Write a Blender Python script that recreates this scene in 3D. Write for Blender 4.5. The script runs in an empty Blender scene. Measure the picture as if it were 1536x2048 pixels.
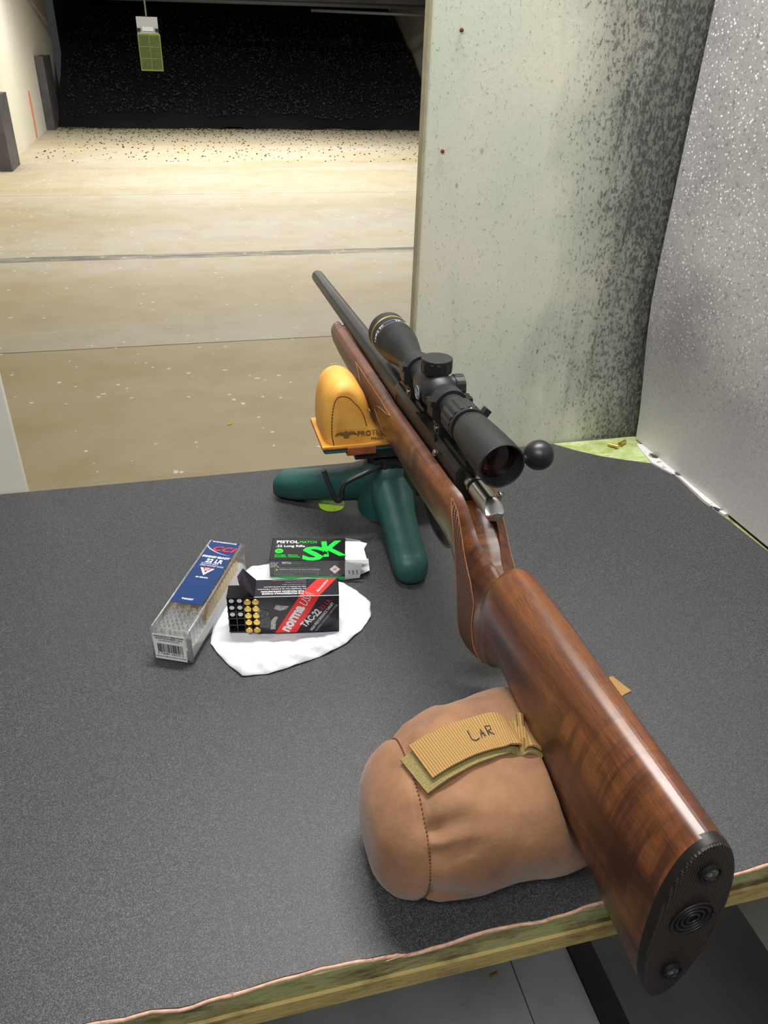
import bpy, bmesh, math, random
from mathutils import Vector, Matrix, noise as mnoise
random.seed(7)
PI = math.pi
scene = bpy.context.scene
COL = scene.collection

# ------------------------------------------------------------------ camera
cam_d = bpy.data.cameras.new('camera'); cam_o = bpy.data.objects.new('camera', cam_d); COL.objects.link(cam_o)
CR = Matrix(((0.9696774, 0.1026515, -0.2217845), (-0.2425922, 0.5141308, -0.8226898), (0.0295759, 0.8515469, 0.5234435)))
cam_o.matrix_world = Matrix.Translation((0, 0, 0.504)) @ CR.to_4x4()
cam_d.sensor_fit = 'VERTICAL'; cam_d.sensor_height = 24.0; cam_d.lens = 24.0 * 1538 / 2048
cam_d.clip_start = 0.01; cam_d.clip_end = 100
scene.camera = cam_o

# ------------------------------------------------------------------ world, lights, exposure
w = bpy.data.worlds.new('world'); scene.world = w; w.use_nodes = True
w.node_tree.nodes['Background'].inputs[0].default_value = (0.55, 0.56, 0.6, 1)
w.node_tree.nodes['Background'].inputs[1].default_value = 0.06
scene.view_settings.view_transform = 'Standard'; scene.view_settings.look = 'None'
scene.view_settings.exposure = 0.0; scene.view_settings.gamma = 1.0
scene.view_settings.use_curve_mapping = False

def area(name, loc, aim, sx, sy, power, col=(1, 1, 1), spread=PI):
    d = bpy.data.lights.new(name, 'AREA'); d.shape = 'RECTANGLE'; d.size = sx; d.size_y = sy
    d.energy = power; d.color = col; d.spread = spread
    o = bpy.data.objects.new(name, d); COL.objects.link(o); o.location = loc
    o.rotation_euler = (Vector(aim) - Vector(loc)).to_track_quat('-Z', 'Y').to_euler()
    return o
# fluorescent tube over the booth, and the softer tubes of the shooters' aisle behind the camera
area('booth_tube_light', (0.28, 0.86, 1.34), (0.22, 0.55, 0), 0.75, 0.10, 24, (1.0, 0.975, 0.94))
area('aisle_tube_light', (-0.30, -0.45, 1.50), (0.15, 0.35, 0), 1.2, 0.20, 22, (0.96, 0.975, 1.0))
# range ceiling tubes downrange of the firing line
for i, (yy, p) in enumerate(((3.2, 27), (6.4, 66), (9.6, 120), (12.4, 165))):
    area('range_tube_light', (1.2, yy, 1.46), (1.2, yy, -1), 5.0, 0.25, p, (1.0, 0.965, 0.90))

# ------------------------------------------------------------------ material helpers
def newmat(name):
    m = bpy.data.materials.new(name); m.use_nodes = True
    nt = m.node_tree; return m, nt, nt.nodes['Principled BSDF']
def nd(nt, t, **kw):
    n = nt.nodes.new(t)
    for k, v in kw.items():
        if k[0] == '_': n.inputs[int(k[1:])].default_value = v
        else: setattr(n, k, v)
    return n
def ramp(nt, src, stops):
    r = nt.nodes.new('ShaderNodeValToRGB'); e = r.color_ramp.elements
    while len(e) < len(stops): e.new(0.5)
    for el, (p, c) in zip(e, stops):
        el.position = p; el.color = (c, c, c, 1) if isinstance(c, (int, float)) else (*c, 1)
    nt.links.new(src, r.inputs[0]); return r.outputs[0]
def coords(nt, scale=(1, 1, 1), kind='Object', rot=(0, 0, 0)):
    tc = nt.nodes.new('ShaderNodeTexCoord'); mp = nt.nodes.new('ShaderNodeMapping')
    mp.inputs['Scale'].default_value = scale; mp.inputs['Rotation'].default_value = rot
    nt.links.new(tc.outputs[kind], mp.inputs[0]); return mp.outputs[0]
def noise(nt, vec, scale, detail=3, rough=0.55, dist=0.0):
    n = nt.nodes.new('ShaderNodeTexNoise'); n.inputs['Scale'].default_value = scale
    n.inputs['Detail'].default_value = detail; n.inputs['Roughness'].default_value = rough
    n.inputs['Distortion'].default_value = dist
    nt.links.new(vec, n.inputs['Vector']); return n.outputs['Fac']
def voronoi(nt, vec, scale, feature='F1', rnd=1.0):
    n = nt.nodes.new('ShaderNodeTexVoronoi'); n.feature = feature; n.inputs['Scale'].default_value = scale
    n.inputs['Randomness'].default_value = rnd
    nt.links.new(vec, n.inputs['Vector']); return n.outputs['Distance']
def mixc(nt, fac, a, b):
    m = nt.nodes.new('ShaderNodeMix'); m.data_type = 'RGBA'
    for sock, val in ((m.inputs[0], fac), (m.inputs[6], a), (m.inputs[7], b)):
        if isinstance(val, (int, float)): sock.default_value = val
        elif isinstance(val, tuple): sock.default_value = (*val, 1)
        else: nt.links.new(val, sock)
    return m.outputs[2]
def math_n(nt, op, a, b=None):
    m = nt.nodes.new('ShaderNodeMath'); m.operation = op
    for i, v in enumerate((a, b)):
        if v is None: continue
        if isinstance(v, (int, float)): m.inputs[i].default_value = v
        else: nt.links.new(v, m.inputs[i])
    return m.outputs[0]
def bump(nt, bs, h, strength, dist=0.001, nrm=None):
    b = nt.nodes.new('ShaderNodeBump'); b.inputs['Strength'].default_value = strength; b.inputs['Distance'].default_value = dist
    nt.links.new(h, b.inputs['Height']); nt.links.new(b.outputs[0], bs.inputs['Normal'])
def plain(name, col, rough=0.5, metal=0.0, spec=0.5, var=0.15, vscale=60, bmp=0.0, bscale=300, coat=0.0, sheen=0.0):
    m, nt, bs = newmat(name)
    v = coords(nt); n = noise(nt, v, vscale)
    c2 = tuple(max(0, c * (1 - var)) for c in col); c1 = tuple(min(1, c * (1 + var)) for c in col)
    nt.links.new(ramp(nt, n, ((0.3, c2), (0.7, c1))), bs.inputs['Base Color'])
    bs.inputs['Roughness'].default_value = rough; bs.inputs['Metallic'].default_value = metal
    bs.inputs['Specular IOR Level'].default_value = spec; bs.inputs['Coat Weight'].default_value = coat
    bs.inputs['Coat Roughness'].default_value = 0.15; bs.inputs['Sheen Weight'].default_value = sheen
    if bmp: bump(nt, bs, noise(nt, v, bscale, 2), bmp, 0.0005)
    return m
def srgb(r, g, b):
    f = lambda c: (c / 255 / 12.92) if c / 255 <= 0.04045 else ((c / 255 + 0.055) / 1.055) ** 2.4
    return (f(r), f(g), f(b))

M = {}
M['black_metal'] = plain('black_metal', (0.014, 0.014, 0.016), 0.38, 0.0, 0.5, bmp=0.05, bscale=2500)
M['matte_black'] = plain('matte_black', (0.016, 0.016, 0.017), 0.45, 0.0, 0.45, bmp=0.06, bscale=3000)
M['blued'] = plain('blued_steel', (0.035, 0.034, 0.033), 0.33, 0.6, 0.5)
M['steel'] = plain('bright_steel', (0.52, 0.50, 0.47), 0.24, 1.0, vscale=40, var=0.06)
M['screw_steel'] = plain('screw_steel', (0.30, 0.29, 0.27), 0.35, 1.0)
M['gold'] = plain('gold_ring', (0.45, 0.30, 0.10), 0.35, 0.6)
M['white_ink'] = plain('white_ink', (0.75, 0.75, 0.75), 0.6, var=0.02)
M['grey_ink'] = plain('grey_ink', (0.33, 0.33, 0.34), 0.6, var=0.05)
M['dark_ink'] = plain('dark_ink', (0.02, 0.018, 0.03), 0.7, var=0.05)
M['brown_ink'] = plain('brown_ink', (0.20, 0.10, 0.02), 0.7, var=0.2)
M['brass'] = plain('brass', (0.72, 0.49, 0.12), 0.28, 0.85, vscale=200, var=0.1)
M['lead'] = plain('lead', (0.25, 0.25, 0.26), 0.45, 0.6)
M['green_cast'] = plain('green_cast_iron', srgb(31, 76, 71), 0.48, 0.0, 0.5, var=0.08, bmp=0.35, bscale=260)
M['leather_brown'] = plain('leather_brown', srgb(140, 72, 34), 0.65, var=0.2, bmp=0.3, bscale=500)
M['stitch'] = plain('stitch_thread', srgb(92, 50, 22), 0.9)
M['rubber'] = plain('rubber_pad', (0.012, 0.010, 0.010), 0.45, spec=0.4)
M['paper'] = plain('tissue_paper', (0.70, 0.70, 0.715), 0.9, var=0.02, bmp=0.25, bscale=900)
M['white_card'] = plain('white_card', (0.72, 0.71, 0.70), 0.6, var=0.03)
M['grey_card'] = plain('grey_card', (0.47, 0.47, 0.48), 0.6, var=0.03)
M['black_card'] = plain('black_card', (0.008, 0.008, 0.009), 0.28, var=0.05)
M['dark_grey_card'] = plain('dark_grey_card', (0.055, 0.055, 0.057), 0.3, var=0.05)
M['purple_card'] = plain('purple_black_card', (0.016, 0.013, 0.021), 0.3, var=0.25, vscale=90)
M['green_ink'] = plain('green_ink', srgb(15, 225, 62), 0.4, var=0.03)
M['green_band'] = plain('green_band', srgb(40, 170, 75), 0.4, var=0.03)
M['red_ink'] = plain('red_ink', srgb(228, 44, 42), 0.35, var=0.05)
M['darkred_ink'] = plain('dark_red_ink', srgb(150, 40, 40), 0.4)
M['yellow_ink'] = plain('yellow_ink', srgb(230, 200, 60), 0.5)
M['blue_label'] = plain('blue_label', srgb(3, 46, 100), 0.33, var=0.06, vscale=150)
M['black_tray'] = plain('black_tray_plastic', (0.008, 0.008, 0.009), 0.22)
M['hole_grey'] = plain('pale_disc', (0.66, 0.66, 0.67), 0.6)
M['grey_panel'] = plain('grey_painted_steel', srgb(80, 78, 78), 0.5, var=0.2, vscale=6)

def wood_mat():
    m, nt, bs = newmat('walnut')
    v = coords(nt, (14, 1.6, 14)); big = noise(nt, v, 2.2, 4, 0.6, 1.2)
    base = ramp(nt, big, ((0.26, (0.040, 0.011, 0.004)), (0.44, (0.120, 0.035, 0.010)), (0.6, (0.205, 0.066, 0.018)), (0.8, (0.31, 0.118, 0.034))))
    v2 = coords(nt, (7, 95, 7), rot=(0.45, 0, 0.25)); fig = noise(nt, v2, 1.0, 3, 0.6, 0.6)      # cross-grain figure
    figm = ramp(nt, fig, ((0.46, 0.0), (0.58, 1.0)))
    v4 = coords(nt, (9, 9, 9)); zone = ramp(nt, noise(nt, v4, 1.6, 2), ((0.40, 0.0), (0.56, 1.0)))
    c = mixc(nt, math_n(nt, 'MULTIPLY', math_n(nt, 'MULTIPLY', figm, zone), 0.75), base, (0.042, 0.012, 0.006))
    v3 = coords(nt, (420, 26, 420)); pore = noise(nt, v3, 3.0, 2)
    c = mixc(nt, ramp(nt, pore, ((0.36, 0.55), (0.5, 0.0))), c, (0.05, 0.016, 0.006))
    nt.links.new(c, bs.inputs['Base Color'])
    bs.inputs['Roughness'].default_value = 0.36; bs.inputs['Coat Weight'].default_value = 0.35; bs.inputs['Coat Roughness'].default_value = 0.30
    return m
M['wood'] = wood_mat()
def checker_mat():
    m, nt, bs = newmat('checkered_wood')
    tc = nt.nodes.new('ShaderNodeTexCoord')
    hs = []
    for a in (0.55, -0.55):
        mp = nt.nodes.new('ShaderNodeMapping'); mp.inputs['Rotation'].default_value = (0, 0, a)
        nt.links.new(tc.outputs['UV'], mp.inputs[0])
        wv = nt.nodes.new('ShaderNodeTexWave'); wv.inputs['Scale'].default_value = 170; wv.bands_direction = 'X'
        nt.links.new(mp.outputs[0], wv.inputs[0]); hs.append(wv.outputs['Fac'])
    h = math_n(nt, 'MINIMUM', hs[0], math_n(nt, 'ADD', math_n(nt, 'MULTIPLY', hs[1], 0.6), 0.4))
    nt.links.new(ramp(nt, h, ((0.30, (0.022, 0.008, 0.005)), (0.70, (0.30, 0.125, 0.055)))), bs.inputs['Base Color'])
    bs.inputs['Roughness'].default_value = 0.6
    bump(nt, bs, h, 0.8, 0.0006)
    return m
M['checker'] = checker_mat()
def carpet_mat():
    m, nt, bs = newmat('charcoal_felt')
    v = coords(nt); n = noise(nt, v, 1350, 2, 0.6); big = noise(nt, v, 7, 3)
    c = ramp(nt, n, ((0.34, (0.004, 0.004, 0.0045)), (0.5, (0.025, 0.025, 0.027)), (0.68, (0.112, 0.113, 0.120))))
    c = mixc(nt, ramp(nt, big, ((0.35, 0.0), (0.7, 0.35))), c, (0.03, 0.03, 0.032))
    fl = voronoi(nt, v, 260); c = mixc(nt, ramp(nt, fl, ((0.0, 0.7), (0.06, 0.0))), c, (0.4, 0.4, 0.4))
    nt.links.new(c, bs.inputs['Base Color']); bs.inputs['Roughness'].default_value = 0.5
    bs.inputs['Specular IOR Level'].default_value = 0.6; bs.inputs['Sheen Weight'].default_value = 0.1
    bump(nt, bs, n, 0.22, 0.001); return m
M['carpet'] = carpet_mat()
def green_ply(name, cg, cd, lo, hi):
    m, nt, bs = newmat(name); v = coords(nt, (0.5, 1, 1.8)); n = noise(nt, v, 34, 6, 0.7)
    nt.links.new(ramp(nt, n, ((lo, cd), (hi, cg))), bs.inputs['Base Color']); bs.inputs['Roughness'].default_value = 0.85
    bump(nt, bs, n, 0.6, 0.003); return m
M['green_ply'] = green_ply('worn_green_plywood', srgb(158, 156, 104), srgb(92, 78, 46), 0.38, 0.56)
M['green_ledge'] = green_ply('pale_green_wood', srgb(176, 194, 140), srgb(140, 150, 80), 0.4, 0.6)
M['tan_lip'] = green_ply('tan_wood_lip', srgb(176, 154, 94), srgb(112, 92, 50), 0.30, 0.50)
M['fray'] = plain('frayed_backing', srgb(205, 165, 140), 0.9, var=0.2, vscale=200)
def panel_mat():
    m, nt, bs = newmat('sooty_painted_panel')
    tc = nt.nodes.new('ShaderNodeTexCoord'); sep = nt.nodes.new('ShaderNodeSeparateXYZ'); nt.links.new(tc.outputs['Object'], sep.inputs[0])
    v = tc.outputs['Object']; vs = coords(nt, (1, 1, 0.22))
    n1 = noise(nt, vs, 9, 5, 0.6); n2 = noise(nt, v, 5, 4)
    base = mixc(nt, ramp(nt, n2, ((0.35, 0.0), (0.65, 1.0))), srgb(222, 219, 198), srgb(204, 212, 190))
    base = mixc(nt, ramp(nt, n1, ((0.5, 0.0), (0.75, 0.45))), base, srgb(178, 172, 148))
    # soot builds up to the right, blown back from the action; thickest at mid height
    x = sep.outputs[0]; z = sep.outputs[2]
    g = math_n(nt, 'ADD', math_n(nt, 'MULTIPLY', x, 5.0), math_n(nt, 'MULTIPLY', z, 0.75))
    g = math_n(nt, 'ADD', math_n(nt, 'ADD', g, 0.04), math_n(nt, 'MULTIPLY', math_n(nt, 'SUBTRACT', n2, 0.5), 1.0))
    g = math_n(nt, 'ADD', g, math_n(nt, 'MULTIPLY', math_n(nt, 'SUBTRACT', n1, 0.5), 0.8))
    soot = ramp(nt, g, ((-0.0, 0.0), (0.75, 1.0)))
    sp = coords(nt, (1, 1, 0.55)); s1 = noise(nt, sp, 330, 4, 0.7)
    thr = math_n(nt, 'ADD', s1, math_n(nt, 'MULTIPLY', soot, 0.17))
    spots = ramp(nt, thr, ((0.60, 0.0), (0.72, 1.0)))
    c = mixc(nt, math_n(nt, 'MULTIPLY', soot, 0.80), base, (0.10, 0.105, 0.095))
    c = mixc(nt, math_n(nt, 'MULTIPLY', spots, 0.75), c, (0.03, 0.03, 0.028))
    vo = voronoi(nt, coords(nt, (1, 1, 0.5)), 34); c = mixc(nt, math_n(nt, 'MULTIPLY', ramp(nt, vo, ((0.04, 0.8), (0.09, 0.0))), ramp(nt, noise(nt, v, 14, 2), ((0.5, 0.0), (0.6, 1.0)))), c, (0.05, 0.045, 0.04))
    st = ramp(nt, noise(nt, coords(nt, (1, 1, 0.05)), 130, 3, 0.6), ((0.56, 0.0), (0.70, 1.0)))
    c = mixc(nt, math_n(nt, 'MULTIPLY', math_n(nt, 'MULTIPLY', st, soot), 0.6), c, (0.04, 0.04, 0.038))
    nt.links.new(c, bs.inputs['Base Color']); bs.inputs['Roughness'].default_value = 0.5
    bump(nt, bs, thr, 0.25, 0.001); return m
M['panel'] = panel_mat()
def sheet_mat():
    m, nt, bs = newmat('speckled_metal_sheet')
    v = coords(nt); a = noise(nt, v, 5, 4); b = noise(nt, v, 190, 4, 0.7); f = voronoi(nt, coords(nt, (1, 1, 1)), 230)
    c = mixc(nt, ramp(nt, a, ((0.35, 0.0), (0.65, 1.0))), (0.27, 0.26, 0.255), (0.44, 0.425, 0.41))
    c = mixc(nt, ramp(nt, b, ((0.32, 0.7), (0.46, 0.0))), c, (0.12, 0.12, 0.12))
    fl = math_n(nt, 'MULTIPLY', ramp(nt, f, ((0.20, 1.0), (0.34, 0.0))), ramp(nt, noise(nt, v, 130, 3, 0.7), ((0.44, 0.0), (0.56, 1.0))))
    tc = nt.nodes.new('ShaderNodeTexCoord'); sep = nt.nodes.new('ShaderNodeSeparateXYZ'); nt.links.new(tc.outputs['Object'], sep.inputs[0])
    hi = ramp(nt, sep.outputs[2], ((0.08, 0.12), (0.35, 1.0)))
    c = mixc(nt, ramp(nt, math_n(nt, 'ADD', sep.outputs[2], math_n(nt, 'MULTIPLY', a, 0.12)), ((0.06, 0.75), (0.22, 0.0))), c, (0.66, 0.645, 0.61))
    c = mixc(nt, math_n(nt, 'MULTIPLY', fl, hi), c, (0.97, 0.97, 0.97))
    nt.links.new(c, bs.inputs['Base Color']); bs.inputs['Roughness'].default_value = 0.42; bs.inputs['Metallic'].default_value = 0.08
    bump(nt, bs, b, 0.35, 0.0012); return m
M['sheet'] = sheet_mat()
def chipped():
    m, nt, bs = newmat('chipped_white_trim'); v = coords(nt); n = noise(nt, v, 34, 4, 0.6)
    nt.links.new(ramp(nt, n, ((0.56, (0.62, 0.61, 0.59)), (0.6, (0.04, 0.04, 0.045)))), bs.inputs['Base Color']); return m
M['chipped'] = chipped()
def range_floor_mat(name, c1, c2, c3):
    m, nt, bs = newmat(name)
    v = coords(nt); vs = coords(nt, (0.25, 1.2, 1)); a = noise(nt, vs, 0.9, 5, 0.6, 0.5); b = noise(nt, v, 3.5, 5, 0.65)
    c = mixc(nt, ramp(nt, a, ((0.35, 0.0), (0.65, 1.0))), c1, c2)
    c = mixc(nt, ramp(nt, b, ((0.45, 0.0), (0.8, 0.55))), c, c3)
    tc = nt.nodes.new('ShaderNodeTexCoord'); sep = nt.nodes.new('ShaderNodeSeparateXYZ'); nt.links.new(tc.outputs['Object'], sep.inputs[0])
    # worn dark painted line across the lanes
    y = sep.outputs[1]
    ln = math_n(nt, 'LESS_THAN', math_n(nt, 'ABSOLUTE', math_n(nt, 'SUBTRACT', y, 6.22)), 0.075)
    wear = ramp(nt, noise(nt, coords(nt, (1.2, 6, 1)), 1.6, 4, 0.7), ((0.38, 0.15), (0.55, 0.95)))
    c = mixc(nt, math_n(nt, 'MULTIPLY', ln, wear), c, srgb(104, 104, 104))
    nt.links.new(c, bs.inputs['Base Color']); bs.inputs['Roughness'].default_value = 0.55
    return m
M['range_floor'] = range_floor_mat('stained_concrete', srgb(198, 184, 150), srgb(208, 201, 184), srgb(180, 154, 104))
M['range_floor_tan'] = range_floor_mat('tan_stained_concrete', srgb(188, 168, 124), srgb(198, 184, 150), srgb(168, 140, 88))
M['booth_floor'] = plain('grey_floor_board', (0.34, 0.35, 0.335), 0.6, var=0.2, vscale=8, bmp=0.1, bscale=60)
M['pale_wall'] = plain('pale_wall_paint', srgb(226, 222, 208), 0.6, var=0.06, vscale=0.8)
M['grey_wall'] = plain('grey_concrete_wall', srgb(168, 166, 158), 0.7, var=0.2, vscale=1.2)
M['dark_ceiling'] = plain('dark_ceiling', (0.045, 0.045, 0.048), 0.8, var=0.4, vscale=1.5)
M['booth_ceiling'] = plain('booth_ceiling', (0.4, 0.4, 0.4), 0.8)
M['rubber_crumb'] = plain('black_rubber_crumb', (0.010, 0.010, 0.011), 0.6, var=0.5, vscale=40)
M['debris'] = plain('paper_debris', (0.97, 0.96, 0.93), 0.9, var=0.02)
M['yellow_debris'] = plain('yellow_debris', srgb(235, 215, 40), 0.8)
M['steel_post'] = plain('dark_steel_post', srgb(78, 76, 80), 0.5, var=0.25, vscale=5)
M['dark_pipe'] = plain('dark_pipe', (0.03, 0.03, 0.032), 0.6)
M['orange_paint'] = plain('orange_paint_line', srgb(225, 150, 120), 0.7)
M['target_yellow'] = plain('target_border', srgb(128, 142, 56), 0.6)
M['target_green'] = plain('target_green', srgb(76, 90, 42), 0.6, var=0.3, vscale=90)
def dotted():
    m, nt, bs = newmat('fluorescent_sticker'); v = coords(nt); d = voronoi(nt, v, 260)
    n = noise(nt, v, 90, 2)
    f = math_n(nt, 'MULTIPLY', ramp(nt, d, ((0.18, 1.0), (0.3, 0.0))), ramp(nt, n, ((0.45, 0.0), (0.6, 1.0))))
    nt.links.new(mixc(nt, f, srgb(190, 235, 40), (0.01, 0.01, 0.01)), bs.inputs['Base Color']); bs.inputs['Roughness'].default_value = 0.5; return m
M['sticker'] = dotted()
def canvas():
    m, nt, bs = newmat('brown_waxed_canvas'); v = coords(nt); a = noise(nt, v, 22, 5, 0.6); b = noise(nt, v, 900, 2)
    c = ramp(nt, a, ((0.28, srgb(106, 73, 46)), (0.55, srgb(140, 98, 66)), (0.8, srgb(160, 116, 80))))
    nt.links.new(c, bs.inputs['Base Color']); bs.inputs['Roughness'].default_value = 0.75; bs.inputs['Sheen Weight'].default_value = 0.2
    bump(nt, bs, math_n(nt, 'ADD', math_n(nt, 'MULTIPLY', a, 1.5), math_n(nt, 'MULTIPLY', b, 0.12)), 0.35, 0.003); return m
M['canvas'] = canvas()
def webbing():
    m, nt, bs = newmat('tan_webbing'); tc = nt.nodes.new('ShaderNodeTexCoord')
    h = []
    for ax, sc in (('X', 170), ('Y', 170)):
        wv = nt.nodes.new('ShaderNodeTexWave'); wv.bands_direction = ax; wv.inputs['Scale'].default_value = sc
        nt.links.new(tc.outputs['UV'], wv.inputs[0]); h.append(wv.outputs['Fac'])
    hh = math_n(nt, 'MULTIPLY', h[0], math_n(nt, 'ADD', math_n(nt, 'MULTIPLY', h[1], 0.5), 0.5))
    nt.links.new(ramp(nt, hh, ((0.0, srgb(128, 96, 48)), (0.6, srgb(172, 134, 78)))), bs.inputs['Base Color'])
    bs.inputs['Roughness'].default_value = 0.8; bump(nt, bs, hh, 0.6, 0.0005); return m
M['webbing'] = webbing()
M['velcro'] = plain('olive_velcro', srgb(132, 118, 72), 1.0, var=0.25, vscale=900, bmp=0.8, bscale=1500)
def leather():
    m, nt, bs = newmat('yellow_leather'); v = coords(nt); a = noise(nt, v, 30, 4); b = noise(nt, v, 420, 3, 0.6)
    nt.links.new(ramp(nt, a, ((0.3, srgb(216, 150, 58)), (0.7, srgb(238, 178, 84)))), bs.inputs['Base Color'])
    bs.inputs['Roughness'].default_value = 0.5; bump(nt, bs, b, 0.18, 0.0006); return m
M['leather'] = leather()
def pad_mat():
    m, nt, bs = newmat('ribbed_butt_pad'); v = coords(nt, (1, 1, 1)); wv = nt.nodes.new('ShaderNodeTexWave'); wv.bands_direction = 'X'; wv.inputs['Scale'].default_value = 190
    nt.links.new(v, wv.inputs[0]); z = nt.nodes.new('ShaderNodeTexWave'); z.bands_direction = 'Z'; z.inputs['Scale'].default_value = 190; nt.links.new(v, z.inputs[0])
    h = math_n(nt, 'MULTIPLY', wv.outputs['Fac'], z.outputs['Fac'])
    nt.links.new(ramp(nt, h, ((0.1, (0.010, 0.007, 0.006)), (0.8, (0.062, 0.046, 0.039)))), bs.inputs['Base Color'])
    bs.inputs['Roughness'].default_value = 0.5; bump(nt, bs, h, 0.35, 0.0006); return m
M['pad'] = pad_mat()
def clear(name, tint, glossy, milk):
    m = bpy.data.materials.new(name); m.use_nodes = True; nt = m.node_tree; nt.nodes.clear()
    out = nt.nodes.new('ShaderNodeOutputMaterial'); tr = nt.nodes.new('ShaderNodeBsdfTransparent'); tr.inputs[0].default_value = (*tint, 1)
    gl = nt.nodes.new('ShaderNodeBsdfGlossy'); gl.inputs['Roughness'].default_value = 0.12
    d1 = nt.nodes.new('ShaderNodeBsdfDiffuse'); d1.inputs[0].default_value = (0.95, 0.96, 0.96, 1)
    d2 = nt.nodes.new('ShaderNodeBsdfTranslucent'); d2.inputs[0].default_value = (0.95, 0.96, 0.96, 1)
    df = nt.nodes.new('ShaderNodeMixShader'); nt.links.new(d1.outputs[0], df.inputs[1]); nt.links.new(d2.outputs[0], df.inputs[2])
    n = noise(nt, coords(nt), 60, 3)
    m1 = nt.nodes.new('ShaderNodeMixShader'); m2 = nt.nodes.new('ShaderNodeMixShader')
    nt.links.new(ramp(nt, n, ((0.3, milk * 0.6), (0.7, milk * 1.4))), m1.inputs[0]); nt.links.new(tr.outputs[0], m1.inputs[1]); nt.links.new(df.outputs[0], m1.inputs[2])
    fr = nt.nodes.new('ShaderNodeFresnel'); fr.inputs[0].default_value = 1.45
    nt.links.new(math_n(nt, 'ADD', math_n(nt, 'MULTIPLY', fr.outputs[0], 0.8), glossy), m2.inputs[0]); nt.links.new(m1.outputs[0], m2.inputs[1]); nt.links.new(gl.outputs[0], m2.inputs[2])
    nt.links.new(m2.outputs[0], out.inputs[0]); return m
M['clear'] = clear('clear_plastic', (0.99, 0.99, 0.99), 0.02, 0.07)
M['milky'] = clear('milky_plastic', (0.99, 0.99, 0.99), 0.04, 0.25)
def glass_lens():
    m, nt, bs = newmat('coated_lens'); n = noise(nt, coords(nt), 90, 1)
    nt.links.new(ramp(nt, n, ((0.35, (0.004, 0.003, 0.004)), (0.7, (0.030, 0.008, 0.007)))), bs.inputs['Base Color'])
    bs.inputs['Roughness'].default_value = 0.04; bs.inputs['Specular IOR Level'].default_value = 0.5; return m
M['lens'] = glass_lens()

# ------------------------------------------------------------------ mesh helpers
class MB:
    def __init__(s): s.v = []; s.f = []; s.uv = None
    def add(s, vs, fs):
        o = len(s.v); s.v += [tuple(p) for p in vs]; s.f += [tuple(i + o for i in f) for f in fs]; return s
    def box(s, c, d, R=None):
        x, y, z = d[0] / 2, d[1] / 2, d[2] / 2
        vs = [Vector((a * x, b * y, e * z)) for a in (-1, 1) for b in (-1, 1) for e in (-1, 1)]
        if R: vs = [R @ v for v in vs]
        vs = [v + Vector(c) for v in vs]
        return s.add(vs, [(0, 1, 3, 2), (4, 6, 7, 5), (0, 4, 5, 1), (2, 3, 7, 6), (0, 2, 6, 4), (1, 5, 7, 3)])
    def rings(s, rs, caps=True, close=True):
        n = len(rs[0]); vs = [p for r in rs for p in r]; fs = []
        for i in range(len(rs) - 1):
            for j in range(n if close else n - 1):
                k = (j + 1) % n
                fs.append((i * n + j, i * n + k, (i + 1) * n + k, (i + 1) * n + j))
        if caps: fs.append(tuple(range(n))[::-1]); fs.append(tuple((len(rs) - 1) * n + j for j in range(n)))
        return s.add(vs, fs)
    def lathe(s, prof, origin=(0, 0, 0), axis=(0, 1, 0), n=40, caps=True, rib=0, ribd=0.0):
        a = Vector(axis).normalized(); e1 = a.orthogonal().normalized(); e2 = a.cross(e1); o = Vector(origin)
        rs = []
        for (t, r) in prof:
            rs.append([o + a * t + (e1 * math.cos(2 * PI * j / n) + e2 * math.sin(2 * PI * j / n)) * (r - (ribd if rib and (j // rib) % 2 else 0)) for j in range(n)])
        return s.rings(rs, caps)
    def tube(s, pts, r, n=10, caps=True):
        pts = [Vector(p) for p in pts]; rs = []; up = None
        for i, p in enumerate(pts):
            t = (pts[min(i + 1, len(pts) - 1)] - pts[max(i - 1, 0)]).normalized()
            if up is None: up = t.orthogonal().normalized()
            up = (up - t * up.dot(t)).normalized(); b = t.cross(up)
            rr = r[i] if isinstance(r, (list, tuple)) else r
            rs.append([p + (up * math.cos(2 * PI * j / n) + b * math.sin(2 * PI * j / n)) * rr for j in range(n)])
        return s.rings(rs, caps)
    def prism(s, poly, z0, z1, f=lambda x, y, z: (x, y, z)):
        n = len(poly); vs = [f(x, y, z0) for x, y in poly] + [f(x, y, z1) for x, y in poly]
        fs = [tuple(range(n))[::-1], tuple(range(n, 2 * n))] + [(i, (i + 1) % n, n + (i + 1) % n, n + i) for i in range(n)]
        return s.add(vs, fs)
    def build(s, name, mat, parent=None, smooth=False, scale=1.0, sub=0, angle=None):
        me = bpy.data.meshes.new(name); me.from_pydata([tuple(c * scale for c in v) for v in s.v], [], s.f); me.update()
        bm = bmesh.new(); bm.from_mesh(me); bmesh.ops.recalc_face_normals(bm, faces=bm.faces); bm.to_mesh(me); bm.free()
        me.materials.append(M[mat] if isinstance(mat, str) else mat)
        if smooth:
            for p in me.polygons: p.use_smooth = True
            if angle is not None:
                bm = bmesh.new(); bm.from_mesh(me)
                for e in bm.edges:
                    if len(e.link_faces) == 2 and e.calc_face_angle(0) > angle: e.smooth = False
                bm.to_mesh(me); bm.free()
        o = bpy.data.objects.new(name, me); COL.objects.link(o)
        if parent: o.parent = parent
        if sub:
            md = o.modifiers.new('subdivision', 'SUBSURF'); md.levels = sub; md.render_levels = sub
        return o
A30 = math.radians(32)
def tag(o, label, cat, group=None, kind=None):
    o['label'] = label
    if cat: o['category'] = cat
    if group: o['group'] = group
    if kind: o['kind'] = kind
    return o
def struct(o, label=None, cat=None):
    o['kind'] = 'structure'
    if label: o['label'] = label
    if cat: o['category'] = cat
    return o
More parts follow.
